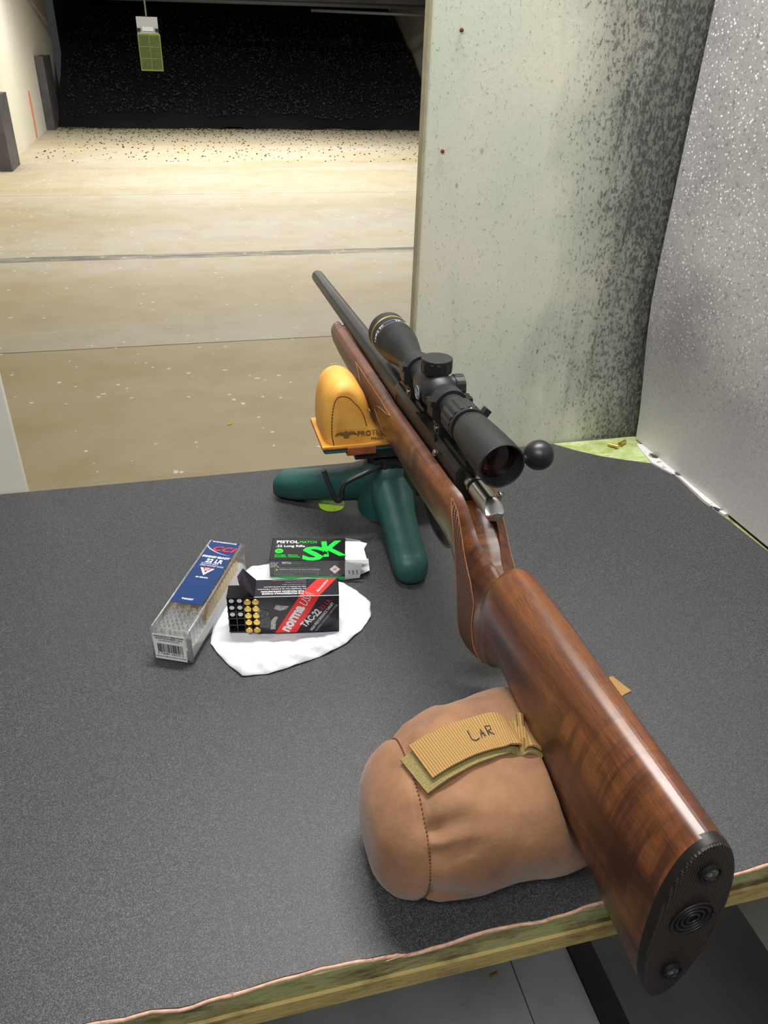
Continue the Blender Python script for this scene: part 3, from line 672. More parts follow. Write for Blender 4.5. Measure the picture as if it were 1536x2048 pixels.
# ------------------------------------------------------------------ rifle scope (clamped on the receiver: one thing with the rings as parts)
SV = 0.0355
scope = bpy.data.objects.new('rifle_scope', None); COL.objects.link(scope); scope.matrix_world = rm; scope.empty_display_size = 0.02
tag(scope, 'matte black rifle scope with gold ring mounted on the rifle', 'scope')
def S(mb, name, mat, parent=None, **kw): return mb.build(name, mat, parent or scope, scale=K, smooth=True, angle=kw.pop('angle', A30), **kw)
oc = S(MB().lathe(((-0.0045, 0.0144), (-0.0050, 0.0152), (-0.0042, 0.0158), (0.0070, 0.0158), (0.0074, 0.0154), (0.0200, 0.0154), (0.048, 0.0138), (0.0515, 0.0134), (0.0520, 0.0118), (0.058, 0.0118)), (0, 0, SV), n=56, caps=False), 'eyepiece', 'matte_black')
S(MB().lathe(((-0.0045, 0.0144), (-0.0010, 0.0141), (-0.0010, 0.0137), (0.0018, 0.0136), (0.0018, 0.0131), (0.0046, 0.0130), (0.0046, 0.0125)), (0, 0, SV), n=48, caps=False), 'eyepiece_bore', 'black_metal', oc)
S(MB().lathe(((0.0046, 0.0128), (0.0036, 0.0095), (0.0031, 0.005), (0.0030, 0.0004)), (0, 0, SV), n=40), 'eyepiece_lens', 'lens', oc)
pw = S(MB().lathe(((0.056, 0.0126), (0.0565, 0.0138), (0.0590, 0.0138), (0.0595, 0.0130), (0.0615, 0.0130)), (0, 0, SV), n=56), 'power_ring', 'black_metal')
S(MB().lathe(((0.0610, 0.0136), (0.0615, 0.0140), (0.0790, 0.0136), (0.0800, 0.0122)), (0, 0, SV), n=96, rib=3, ribd=0.0006), 'grip_ribs', 'matte_black', pw)
S(MB().box((0.0118, 0.0585, SV + 0.0088), (0.0050, 0.0055, 0.0075), Matrix.Rotation(0.65, 3, 'Y')), 'power_lever', 'matte_black', pw)
S(MB().lathe(((0, 0.0007), (0.0004, 0.0006)), (0.001, 0.0578, SV + 0.0137), (0, 0, 1), 10), 'index_dot', 'white_ink', pw)
mb = MB()
for k in range(9):
    a = -0.35 + 0.14 * k; mb.box((0.0141 * math.sin(a) , 0.0505, SV + 0.0137 * math.cos(a)), (0.0006, 0.0026, 0.0002), Matrix.Rotation(a, 3, 'Y'))
S(mb, 'index_marks', 'black_metal', oc)
S(MB().lathe(((0.078, 0.0106), (0.205, 0.0106)), (0, 0, SV), n=40), 'main_tube', 'matte_black')
# saddle and turrets
sd = S(MB().lathe(((0.1125, 0.0106), (0.1165, 0.0136), (0.1200, 0.0142), (0.1450, 0.0142), (0.1490, 0.0130), (0.1530, 0.0106)), (0, 0, SV), n=48), 'turret_saddle', 'matte_black')
tu = S(MB().lathe(((0.0100, 0.0098), (0.0132, 0.0098), (0.0132, 0.0118), (0.0138, 0.0122), (0.0150, 0.0122)), (0, 0.132, SV), (0, 0, 1), 72, caps=False), 'elevation_turret', 'black_metal')
S(MB().lathe(((0.0148, 0.0119), (0.0150, 0.0124), (0.0218, 0.0124), (0.0222, 0.0121)), (0, 0.132, SV), (0, 0, 1), 96, rib=4, ribd=0.0004), 'turret_knurl', 'black_metal', tu)
S(MB().lathe(((0.0220, 0.0122), (0.0240, 0.0122), (0.0245, 0.0117), (0.0242, 0.0100)), (0, 0.132, SV), (0, 0, 1), 60), 'turret_cap', 'matte_black', tu)
wi = S(MB().lathe(((0.0100, 0.0085), (0.0150, 0.0085), (0.0152, 0.0094), (0.0160, 0.0094)), (0, 0.132, SV), (1, 0, 0), 60), 'windage_turret', 'matte_black')
S(MB().lathe(((0.0158, 0.0092), (0.0160, 0.0096), (0.0225, 0.0096), (0.0228, 0.0092), (0.0226, 0.0075)), (0, 0.132, SV), (1, 0, 0), 80, rib=5, ribd=0.0004), 'windage_knurl', 'matte_black', wi)
# round medallion with crossed lines on the left of the saddle
emb = S(MB().lathe(((0.0, 0.0062), (0.0148, 0.0062), (0.0152, 0.0058)), (0, 0.130, SV - 0.002), (-1, 0, 0), 36), 'medallion', 'black_metal', sd)
m = MB(); E0 = Vector((-0.0153, 0.130, SV - 0.002))
m.tube([E0 + Vector((0, 0.0050 * math.cos(a * PI / 16), 0.0050 * math.sin(a * PI / 16))) for a in range(33)], 0.0004, 6)
m.tube([E0 + Vector((0, 0, 0.0048)), E0 + Vector((0, 0, -0.0048))], 0.0003, 5); m.tube([E0 + Vector((0, -0.0048, 0)), E0 + Vector((0, 0.0048, 0))], 0.0003, 5)
m.tube([E0 + Vector((0, 0.0022, 0.003)), E0 + Vector((0, 0.0022, -0.0022)), E0 + Vector((0, -0.0022, -0.0022)), E0 + Vector((0, -0.0022, 0.001))], 0.00035, 5)
S(m, 'medallion_mark', 'grey_ink', sd)
# objective bell with focus ring, gold ring and engraved scale
ob = S(MB().lathe(((0.190, 0.0106), (0.200, 0.0112), (0.213, 0.0136), (0.230, 0.0168), (0.2375, 0.0174), (0.2380, 0.0176), (0.268, 0.0182), (0.2740, 0.0184), (0.2748, 0.0178), (0.2745, 0.0165), (0.262, 0.0160)), (0, 0, SV), n=64), 'objective_bell', 'matte_black')
S(MB().lathe(((0.2610, 0.01815), (0.2612, 0.01845), (0.2630, 0.01850), (0.2632, 0.0182)), (0, 0, SV), n=64), 'gold_band', 'gold', ob)
for sb, rr_ in ((0.2465, 0.0178), (0.2520, 0.01792)):
    pts = [(rr_ * math.sin(a), sb, SV + rr_ * math.cos(a)) for a in [-1.15 + 2.0 * k / 40 for k in range(41)]]
    S(MB().tube(pts, 0.00016, 5), 'scale_line', 'grey_ink', ob)
def scope_text(body, ang, sb, size):
    r = 0.0181; o_ = Vector((r * math.sin(ang), sb, SV + r * math.cos(ang))) * K; n_ = Vector((math.sin(ang), 0, math.cos(ang)))
    xd = Vector((math.cos(ang), 0, -math.sin(ang)))
    text(body, size, 'white_ink', ob, frame(o_, xd, Vector((0, 1, 0))), depth=0.0002, align='CENTER')
for body, ang in (('150', -1.45), ('75', -1.15), ('50', -0.80), ('25', 0.12), ('10', 0.62)): scope_text(body, ang, 0.2478, 0.0062)
# scope rings
for s0 in (0.0985, 0.173):
    rg = empty('mount', (0, 0, 0)); COL.objects.unlink(rg); bpy.data.objects.remove(rg)
    hw = 0.0058
    low = MB()
    poly = [(-0.0150, SV + 0.0008), (-0.0150, 0.028), (-0.0088, 0.021), (-0.0088, 0.0125), (-0.0074, 0.0105), (-0.0058, 0.0125), (0.0058, 0.0125), (0.0074, 0.0105), (0.0088, 0.0125), (0.0088, 0.021), (0.0150, 0.028), (0.0150, SV + 0.0008)]
    low.prism(poly, s0 - hw, s0 + hw, lambda x, z, y: (x, y, z))
    lo = S(low, 'scope_ring_base', 'matte_black')
    cap = MB(); rs = []
    prof = [(PI * k / 18) for k in range(19)]
    outer = [(0.0131 * math.cos(a), 0.0131 * math.sin(a)) for a in prof]; inner = [(0.0107 * math.cos(a), 0.0107 * math.sin(a)) for a in prof]
    poly = [(0.0165, 0.0010), (0.0165, 0.0052), (0.0122, 0.0052)] + [p for p in outer if p[1] > 0.0056] + [(-0.0122, 0.0052), (-0.0165, 0.0052), (-0.0165, 0.0010)] + inner[::-1]
    cap.prism([(x, SV + z) for x, z in poly], s0 - hw, s0 + hw, lambda x, z, y: (x, y, z))
    cp = S(cap, 'scope_ring_cap', 'matte_black')
    for sx in (-1, 1):
        for sy in (-1, 1):
            c0 = (sx * 0.0146, s0 + sy * 0.0029, SV + 0.0050)
            S(MB().lathe(((0, 0.0023), (0.0006, 0.0023), (0.0006, 0.0015), (-0.0008, 0.0014)), c0, (0, 0, 1), 16), 'ring_screw', 'black_metal', cp)
    S(MB().lathe(((0, 0.0026), (0.0012, 0.0024), (0.0014, 0.0012)), (-0.0088, s0, 0.0165), (-1, 0, 0), 16), 'clamp_screw', 'screw_steel', lo)

# ------------------------------------------------------------------ rear bag
bag = empty('rear_sandbag', (0.175, 0.352, 0.0)); tag(bag, 'brown canvas sandbag under the rifle butt', 'sandbag')
bo = bag.location.copy()
def stock_bottom(y):
    s = (y - RO.y) / K; return RO.z + lerp(STK, s)[1] * K
def bag_pt(t, th):
    # t 0..1 along x, th angle round the section
    X0, X1, XS = 0.082, 0.270, 0.114
    x = X0 + (X1 - X0) * t
    yc, hd, H = lerp(((0.082, 0.325, 0.048, 0.088), (0.114, 0.3275, 0.0535, 0.0965), (0.150, 0.3355, 0.0655, 0.1010), (0.200, 0.3395, 0.0690, 0.1010), (0.270, 0.342, 0.066, 0.098)), x)
    if x < XS:
        q = (XS - x) / (XS - X0); k = 0.40 + 0.60 * (1 - q ** 2.0) ** 0.5 if q < 1 else 0.40
        k *= 0.955 + 0.045 * smooth01(q / 0.25)
    else:
        q = (x - XS) / (X1 - XS); k = 1.0 if q < 0.6 else (1 - ((q - 0.6) / 0.4) ** 2.6 * 0.45)
        if q < 0.06: k *= 0.955 + 0.045 * smooth01(q / 0.06)
    n = 2.5; c, s_ = math.cos(th), math.sin(th)
    py = hd * k * math.copysign(abs(c) ** (2 / n), c); pz = H / 2 * k * math.copysign(abs(s_) ** (2 / n), s_)
    y = yc + py; z = H / 2 - 0.0035 + pz
    z += 0.0030 * mnoise.noise((x * 28, y * 28, z * 28)) + 0.0010 * mnoise.noise((x * 90, y * 70, z * 70)); y += 0.003 * mnoise.noise((x * 25 + 9, y * 25, z * 30))
    # pulled folds running off the end seam
    if XS < x < XS + 0.04: 
        f_ = (1 - (x - XS) / 0.04); r = 0.0026 * f_ * math.sin(th * 13 + 1.3 * math.sin(th * 5)); y += r * c; z += r * s_
    # the butt presses a trough into the top
    xc = 0.2265; d_ = abs(x - xc); zb = stock_bottom(y) - 0.0012
    lim = zb + 0.075 * smooth01((d_ - 0.006) / 0.034) ** 1.3
    if z > lim: z = lim
    z = max(z, 0.0006)
    return (x - bo.x, y - bo.y, z)
NT, NA = 110, 96
ts = [i / NT for i in range(NT + 1)]
MB().rings([[bag_pt(t, 2 * PI * j / NA) for j in range(NA)] for t in ts]).build('bag_body', 'canvas', bag, smooth=True)
# stitched seam round the left end panel
mb = MB(); tS = (0.1140 - 0.082) / (0.270 - 0.082)
seam = [Vector(bag_pt(tS, 2 * PI * j / 220)) for j in range(221)]
for j in range(0, 220, 2):
    a, b = seam[j], seam[j + 1]; c = (a + b) / 2; out = Vector((-.25, c.y, c.z - 0.047)); out.normalize()
    if c.z > 0.004: mb.tube([a + out * 0.0008, c + out * 0.0016, b + out * 0.0008], 0.00045, 5)
mb.build('seam_stitches', 'stitch', bag)['kind'] = 'stuff'
# webbing strap with hook-and-loop end lying over the bag
def strap(center, width, thick, name, mat, up=(0, 0, 1), wd=None):
    c = [Vector(p) for p in center]; rs = []; uv = []; L = 0
    # resample
    dense = []
    for a, b in zip(c, c[1:]):
        for k in range(6): dense.append(a + (b - a) * k / 6)
    dense.append(c[-1])
    for _ in range(3): dense = [dense[0]] + [(dense[i - 1] + dense[i] * 2 + dense[i + 1]) / 4 for i in range(1, len(dense) - 1)] + [dense[-1]]
    for i, p in enumerate(dense):
        t = (dense[min(i + 1, len(dense) - 1)] - dense[max(i - 1, 0)]).normalized()
        wv = Vector(wd) if wd else Vector((0, 1, 0)); wv = (wv - t * wv.dot(t)).normalized(); n = wv.cross(t).normalized()
        if n.z < 0: n = -n
        if i: L += (p - dense[i - 1]).length
        ring = [p - wv * width / 2, p - wv * width / 6, p + wv * width / 6, p + wv * width / 2]
        rs.append([tuple(q + n * thick / 2) for q in ring] + [tuple(q - n * thick / 2) for q in ring[::-1]])
        uv += [(L, -width / 2), (L, -width / 6), (L, width / 6), (L, width / 2), (L, width / 2), (L, width / 6), (L, -width / 6), (L, -width / 2)]
    o = MB().rings(rs).build(name, mat, bag, smooth=True, angle=A30)
    ul = o.data.uv_layers.new(name='UVMap')
    for lp_ in o.data.loops: ul.data[lp_.index].uv = uv[lp_.vertex_index]
    return o
def rel(p): return tuple(Vector(p) - bo)
WD = (-0.28, 1, 0)
s_top = strap([rel(p) for p in ((0.1190, 0.3270, 0.0985), (0.132, 0.3305, 0.1020), (0.150, 0.3350, 0.1038), (0.168, 0.338, 0.1030), (0.180, 0.338, 0.1040), (0.186, 0.337, 0.1020), (0.191, 0.336, 0.0985), (0.196, 0.334, 0.1010), (0.2040, 0.331, 0.0955))], 0.030, 0.0016, 'webbing_strap', 'webbing', wd=WD)
strap([rel(p) for p in ((0.1130, 0.3210, 0.0925), (0.128, 0.3260, 0.0968), (0.150, 0.332, 0.0995), (0.170, 0.336, 0.0985), (0.181, 0.337, 0.0985), (0.188, 0.335, 0.0965), (0.195, 0.333, 0.0975), (0.2040, 0.330, 0.0925))], 0.032, 0.0024, 'velcro_strip', 'velcro', wd=WD)
strap([rel(p) for p in ((0.258, 0.372, 0.066), (0.272, 0.378, 0.064), (0.288, 0.385, 0.063), (0.303, 0.392, 0.065), (0.311, 0.395, 0.064))], 0.020, 0.0018, 'strap_tail', 'webbing', wd=WD)
# pen strokes on the strap
mb = MB()
def stroke(pts): mb.tube([Vector(rel((0.156 + 0.95 * x + 0.25 * y * 0, 0.3335 + 0.18 * x + y - 0.004, 0.1048 - 0.04 * max(0, x - 0.010)))) for x, y in pts], 0.00035, 5)
stroke([(0.000, 0.011), (0.0005, 0.003), (0.003, 0.001), (0.006, 0.002)])
stroke([(0.008, 0.002), (0.0095, 0.009), (0.011, 0.002)]); stroke([(0.0085, 0.005), (0.0108, 0.005)])
stroke([(0.014, 0.002), (0.0138, 0.010), (0.0175, 0.009), (0.0172, 0.006), (0.0142, 0.0055), (0.018, 0.001)])
mb.build('handwriting', 'dark_ink', s_top)

# ------------------------------------------------------------------ front rest
rest = empty('shooting_rest', (0.215, 0.785, 0.0)); tag(rest, 'dark green cast-iron tripod shooting rest under the fore-end', 'rifle rest')
C0 = rest.location
def Rr(mb, name, mat, parent=None, **kw):
    mb.v = [tuple(Vector(v) - C0) for v in mb.v]; kw.setdefault('smooth', True); kw.setdefault('angle', A30)
    return mb.build(name, mat, parent or rest, **kw)
def leg(tip):
    c = Vector((C0.x, C0.y, 0)); d_ = Vector(tip) - c; L = d_.length; d_.normalize(); n_ = Vector((-d_.y, d_.x, 0)); rs = []
    tab = [(-0.02, 0.026, 0.024, 0.076), (0.02, 0.026, 0.022, 0.075), (0.04, 0.0235, 0.019, 0.066), (0.065, 0.0205, 0.012, 0.055), (0.10, 0.0195, 0.006, 0.044), (0.125, 0.0195, 0.001, 0.038), (0.138, 0.0195, 0.0005, 0.036), (0.150, 0.0185, 0.0005, 0.034), (0.157, 0.0155, 0.001, 0.030), (0.162, 0.010, 0.004, 0.023), (0.1635, 0.004, 0.009, 0.017)]
    f_ = L / 0.1635
    for k in range(45):
        q = -0.02 + 0.1835 * k / 44; hw, zb, zt = lerp(tab, q); ring = []
        for a in range(24):
            th = 2 * PI * a / 24; n = 2.8; cc, sn = math.cos(th), math.sin(th)
            px = hw * math.copysign(abs(cc) ** (2 / n), cc); pz = (zb + zt) / 2 + (zt - zb) / 2 * math.copysign(abs(sn) ** (2 / n), sn)
            ring.append(c + d_ * q * f_ + n_ * px + Vector((0, 0, pz)))
        rs.append(ring)
    return MB().rings(rs)
for tip in ((0.207, 0.634, 0), (0.0865, 0.866, 0), (0.346, 0.866, 0)): Rr(leg(tip), 'leg', 'green_cast')
Rr(MB().lathe(((0.012, 0.036), (0.03, 0.037), (0.060, 0.034), (0.076, 0.029), (0.079, 0.026), (0.0795, 0.012)), (C0.x, C0.y, 0), (0, 0, 1), 40), 'hub', 'green_cast')
Rr(MB().lathe(((0.074, 0.0255), (0.0775, 0.0270), (0.086, 0.0270), (0.088, 0.0235), (0.088, 0.010)), (C0.x, C0.y, 0), (0, 0, 1), 72, rib=6, ribd=0.0022), 'locking_collar', 'matte_black')
Rr(MB().lathe(((0.03, 0.011), (0.112, 0.011)), (C0.x, C0.y, 0), (0, 0, 1), 24), 'post', 'black_metal')
tp = Rr(MB().box((0.217, 0.800, 0.1065), (0.168, 0.076, 0.0075)), 'top_plate', plain('green_plate', srgb(38, 104, 98), 0.4))
md = tp.modifiers.new('bevel', 'BEVEL'); md.width = 0.003; md.segments = 3
Rr(MB().box((0.217, 0.795, 0.0975), (0.094, 0.060, 0.0115)), 'clamp_block', 'matte_black')
rod = [(0.205, 0.768, 0.083), (0.187, 0.748, 0.0865), (0.172, 0.7445, 0.0830), (0.160, 0.744, 0.0785), (0.1535, 0.744, 0.0745), (0.1505, 0.7445, 0.0690), (0.1505, 0.745, 0.0620), (0.1500, 0.745, 0.0560), (0.1478, 0.745, 0.0520), (0.1450, 0.745, 0.0515), (0.1420, 0.745, 0.0550), (0.1385, 0.745, 0.0650), (0.1340, 0.745, 0.0790), (0.1295, 0.745, 0.0935)]
for _ in range(2):
    q = [rod[0]]
    for a, b in zip(rod, rod[1:]): q += [tuple(Vector(a).lerp(Vector(b), .25)), tuple(Vector(a).lerp(Vector(b), .75))]
    rod = q + [rod[-1]]
Rr(MB().tube(rod, 0.0030, 12), 'bent_lever', 'black_metal')
# leather front bag that sits on the plate
fb = empty('leather_front_bag', (0.217, 0.80, 0.110)); tag(fb, 'yellow leather rabbit-ear front bag strapped to the green rest', 'front bag')
F0 = fb.location
def Fb(mb, name, mat, parent=None, **kw):
    mb.v = [tuple(Vector(v) - F0) for v in mb.v]; kw.setdefault('smooth', True); return mb.build(name, mat, parent or fb, **kw)
half = [(-0.081, 0.111), (-0.0835, 0.124), (-0.0835, 0.140), (-0.0820, 0.158), (-0.0785, 0.172), (-0.0720, 0.1820), (-0.0620, 0.1865), (-0.0510, 0.1850), (-0.0420, 0.1785), (-0.0350, 0.1680), (-0.0305, 0.1560), (-0.0282, 0.1460), (-0.0262, 0.1365), (-0.0220, 0.1280), (-0.015, 0.1235), (0.0, 0.1215)]
def refine(p, n):
    for _ in range(n):
        q = [p[0]]
        for a, b in zip(p, p[1:]): q += [(a[0] * .75 + b[0] * .25, a[1] * .75 + b[1] * .25), (a[0] * .25 + b[0] * .75, a[1] * .25 + b[1] * .75)]
        p = q + [p[-1]]
    return p
half = refine(half, 2)
prof = half + [(-x, 0.111 + (z - 0.111) * (1 - 0.10 * smooth01((z - 0.13) / 0.05))) for x, z in half[::-1][1:]]
def inset(p, d_):
    out = []
    for i, (x, z) in enumerate(p):
        a = p[max(i - 1, 0)]; b = p[min(i + 1, len(p) - 1)]; tx, tz = b[0] - a[0], b[1] - a[1]; L = math.hypot(tx, tz) or 1
        out.append((x + tz / L * d_, max(z - tx / L * d_, 0.111)))
    return out
rs = []
for k, yy in enumerate([0.7630, 0.7634, 0.7650, 0.7680, 0.7730, 0.7800, 0.80, 0.82, 0.827, 0.832, 0.835, 0.837, 0.8375]):
    dmin = min(yy - 0.7630, 0.8375 - yy); q = max(0, 1 - dmin / 0.017); ins = 0.0115 * (1 - math.sqrt(max(0, 1 - q * q)))
    rs.append([(F0.x + x, yy + (0.004 * (z - 0.111) / 0.075 if yy < 0.8 else -0.004 * (z - 0.111) / 0.075), z) for x, z in inset(prof, ins)])
body = Fb(MB().rings(rs), 'bag_body', 'leather', angle=math.radians(60))
# stitch lines on the front panel
pan = inset(prof, 0.0115)
def panel_line(off): return [(F0.x + x, 0.7625 + 0.004 * (z - 0.111) / 0.075, z) for x, z in inset(prof, off)]
L_ = [(x - 0.006 * smooth01((F0.x - 0.052 - x) / 0.012) + 0.006 * smooth01((x - F0.x + 0.052) / 0.01) * (1 if x < F0.x else 0), y, z) for x, y, z in panel_line(0.0150)]; mb = MB()
for a_, b_ in zip(L_, L_[1:]):
    a_, b_ = Vector(a_), Vector(b_); n_ = max(1, int((b_ - a_).length / 0.0032))
    if F0.x - 0.05 < a_.x < F0.x + 0.05 and a_.z < 0.1345: continue
    for k in range(n_): mb.tube([a_.lerp(b_, k / n_), a_.lerp(b_, (k + 0.62) / n_)], 0.0006, 5)
Fb(mb, 'stitching', 'stitch', body)['kind'] = 'stuff'
Fb(MB().box((F0.x, 0.800, 0.1125), (0.1715, 0.081, 0.0024)), 'base_flange', 'leather', angle=A30)
Fb(MB().box((F0.x, 0.800, 0.1104), (0.172, 0.0805, 0.0014)), 'base_sole', 'leather_brown', angle=A30)
mb = MB()
for sx in (-0.041, 0.041):
    mb = MB(); pts = [(0.797, 0.1005), (0.760, 0.1005), (0.7585, 0.102), (0.7585, 0.1105), (0.760, 0.112)]
    rs = [[(F0.x + sx - 0.0165, y, z), (F0.x + sx + 0.0165, y, z), (F0.x + sx + 0.0165, y + 0.0014, z + 0.0012), (F0.x + sx - 0.0165, y + 0.0014, z + 0.0012)] for y, z in pts]
    Fb(mb.rings(rs), 'plate_strap', 'leather_brown', angle=A30)
zt = 0.1235
text('PROTEKTOR', 0.0085, 'brown_ink', body, frame(Vector((F0.x - 0.046, 0.7622, zt)) - F0, (1, 0, 0), (0, 0.05, 1)), depth=0.0006, bold=0.0001)
text('MADE', 0.0052, 'brown_ink', body, frame(Vector((F0.x - 0.030, 0.7621, zt - 0.0062)) - F0, (1, 0, 0), (0, 0.05, 1)), depth=0.0006)
wing = [(-0.013, 0.0015), (-0.010, 0.0050), (-0.006, 0.0062), (-0.002, 0.0050), (-0.001, 0.0068), (0.001, 0.0068), (0.002, 0.0050), (0.006, 0.0062), (0.010, 0.0050), (0.013, 0.0015), (0.008, 0.0030), (0.004, 0.0022), (0.0025, -0.0015), (-0.0025, -0.0015), (-0.004, 0.0022), (-0.008, 0.0030)]
Fb(MB().prism([(F0.x - 0.0585 + x, zt + 0.0005 + z) for x, z in wing], 0.7618, 0.7630, lambda x, z, y: (x, y, z)), 'bird_mark', 'brown_ink', body, smooth=False)
# green dot sticker
dk = MB().lathe(((0, 0.0165), (0.0004, 0.0165), (0.0005, 0.016)), (0, 0, 0.0001), (0, 0, 1), 40).build('dot_sticker', 'sticker'); dk.location = (0.153, 0.822, 0)
tag(dk, 'round fluorescent green sticker with black flecks on the felt', 'sticker')

# ------------------------------------------------------------------ paper napkin
nap = [(0.015, 0.536), (0.04, 0.534), (0.069, 0.541), (0.096, 0.549), (0.118, 0.560), (0.138, 0.578), (0.150, 0.594), (0.155, 0.618), (0.146, 0.638), (0.134, 0.655), (0.121, 0.668), (0.098, 0.692), (0.070, 0.708), (0.040, 0.706), (0.020, 0.685), (0.004, 0.650), (-0.006, 0.615), (-0.011, 0.587), (0.000, 0.560)]
def nap_out(t):
    n = len(nap); k = t * n; i = int(k) % n; f_ = k - int(k); a, b = nap[i], nap[(i + 1) % n]; return Vector((a[0] + (b[0] - a[0]) * f_, a[1] + (b[1] - a[1]) * f_))
cN = Vector((0.072, 0.620)); NR, NAq = 30, 180; vs = []
def nap_z(p, e):
    under = smooth01((0.030 - abs(p.x - 0.073)) / 0.02) * smooth01((p.y - 0.572) / 0.012) * smooth01((0.665 - p.y) / 0.02)
    z = 0.0016 + 0.0022 * (mnoise.noise((p.x * 45, p.y * 45, 2)) + 0.6) + 0.0012 * mnoise.noise((p.x * 130, p.y * 130, 5))
    front = smooth01((0.578 - p.y) / 0.02) * smooth01((1.0 - e) / 0.10)
    q_ = (p.x * 46 + p.y * 70 + 0.8 * mnoise.noise((p.x * 30, p.y * 30, 8))) % 1.0
    z += front * (0.0085 * (1 - abs(2 * q_ - 1)) + 0.001 + 0.002 * mnoise.noise((p.x * 60, p.y * 60, 1)))
    return max(0.0006, z * (1 - 0.55 * under))
for side in (0, 1):
    for r in range(NR + 1):
        for a in range(NAq):
            e = r / NR; o_ = nap_out(a / NAq); p = cN.lerp(o_, e); 
            if e > 0.98: p += (o_ - cN).normalized() * 0.0008 * mnoise.noise((a * 0.25, 0, 0))
            z = nap_z(p, e) * (1 if e < 0.97 else 0.75)
            vs.append((p.x, p.y, z if side == 0 else max(0.0002, z - 0.0009)))
NN = (NR + 1) * NAq
fs = [(r * NAq + a, r * NAq + (a + 1) % NAq, (r + 1) * NAq + (a + 1) % NAq, (r + 1) * NAq + a) for r in range(NR) for a in range(NAq)]
fs2 = [tuple(q + NN for q in f[::-1]) for f in fs] + [(NR * NAq + a, NR * NAq + (a + 1) % NAq, NR * NAq + (a + 1) % NAq + NN, NR * NAq + a + NN) for a in range(NAq)]
npk = MB().add(vs, fs + fs2).build('paper_napkin', 'paper', smooth=True); tag(npk, 'crumpled white paper napkin under the red and black box', 'napkin')

# ------------------------------------------------------------------ black and green carton (lying flat)
a_sk = math.atan2(-0.017, 0.080)
sk = empty('black_green_carton', (0.058, 0.6795, 0.0003), a_sk); tag(sk, 'black and green cartridge carton lying open at its right end', 'carton')
SL, SD, SH = 0.081, 0.043, 0.026       # local: x along, y back, z up, origin at front left bottom
def P(parent, c, d, mat, name, **kw): return MB().box(c, d).build(name, mat, parent, **kw)
T = 0.0006
body = MB(); body.box((SL / 2, SD / 2, SH - T / 2), (SL, SD, T)).box((SL / 2, SD / 2, T / 2), (SL, SD, T)).box((SL / 2, SD - T / 2, SH / 2), (SL, T, SH)).box((SL / 2, T / 2, SH / 2), (SL, T, SH)).box((T / 2, SD / 2, SH / 2), (T, SD, SH))
cbx = body.build('carton_body', 'black_card', sk)
P(cbx, (SL / 2, -0.0002, SH / 2 + 0.0018), (SL, 0.0003, SH - 0.0042), 'dark_grey_card', 'side_print')
P(cbx, (SL / 2, -0.0003, 0.0026), (SL, 0.0004, 0.0046), 'green_band', 'green_stripe')
P(cbx, (SL - 0.0035, -0.0003, SH / 2 + 0.002), (0.007, 0.0004, SH - 0.006), 'black_card', 'black_end')
ZT = SH + 0.0002
def top(x, y): return frame((x, y, ZT), (1, 0, 0), (0, 1, 0))
def fr(x, z, y=-0.0006): return frame((x, y, z), (1, 0, 0), (0, 0, 1))
text('PISTOL', 0.0070, 'white_ink', cbx, top(0.005, 0.0325), bold=0.00022, xs=1.12)
text('MATCH', 0.0062, 'green_ink', cbx, top(0.0305, 0.0325), xs=0.88)
text('.22 Long Rifle', 0.0055, 'white_ink', cbx, top(0.005, 0.0250), bold=0.00012, xs=1.05)
MB().lathe(((0, 0.0045), (0.0002, 0.0045)), (0.0092, 0.0168, ZT), (0, 0, 1), 28).build('round_badge', 'green_ink', cbx)
text('50', 0.0042, 'black_card', cbx, frame((0.0092, 0.0153, ZT + 0.0002), (1, 0, 0), (0, 1, 0)), align='CENTER', bold=0.0001)
text('Cartridges\nCartouches', 0.0032, 'green_ink', cbx, top(0.005, 0.0085), bold=0.00004, xs=0.85)
text('Patronen\nCartouches', 0.0032, 'green_ink', cbx, top(0.0205, 0.0085), bold=0.00004, xs=0.8)
P(cbx, (0.0198, 0.0080, ZT), (0.0003, 0.006, 0.0002), 'green_ink', 'divider_line')
text('S', 0.0350, 'green_ink', cbx, frame((0.0345, 0.0008, ZT), (1, 0.0, 0), (0.08, 1, 0)), bold=0.0011, xs=1.42)
text('K', 0.0400, 'green_ink', cbx, frame((0.0560, 0.0070, ZT + 0.0001), (1, 0.12, 0), (0.20, 1, 0)), bold=0.0012, xs=0.92)
star = []
for k in range(10):
    r = 0.0050 if k % 2 == 0 else 0.0021; a = PI / 2 + k * PI / 5 + 0.2; star.append((0.0590 + r * math.cos(a), 0.0135 + r * math.sin(a)))
MB().prism(star, ZT + 0.0002, ZT + 0.0004).build('star_cutout', 'black_card', cbx)
text('SK', 0.0085, 'grey_ink', cbx, fr(0.0005, SH - 0.0085), bold=0.0004)
text('PISTOL', 0.0032, 'white_ink', cbx, fr(0.0135, SH - 0.0042), bold=0.00012); text('MATCH', 0.0032, 'green_band', cbx, fr(0.0225, SH - 0.0042))
mb = MB()
for (c, d) in (((0.0285, -0.0006, 0.0164), (0.0465, 0.0003, 0.0003)), ((0.0285, -0.0006, 0.0066), (0.0465, 0.0003, 0.0003)), ((0.0053, -0.0006, 0.0115), (0.0003, 0.0003, 0.0098)), ((0.0517, -0.0006, 0.0115), (0.0003, 0.0003, 0.0098))): mb.box(c, d)
mb.build('warning_frame', 'grey_ink', cbx)
MB().prism([(0.0062, 0.0132), (0.0090, 0.0132), (0.0076, 0.0156)], -0.0008, -0.0005, lambda x, z, y: (x, y, z)).build('warning_triangle', 'yellow_ink', cbx)
text('WARNING: KEEP OUT OF REACH OF CHILDREN', 0.00205, 'white_ink', cbx, fr(0.0098, 0.0136))
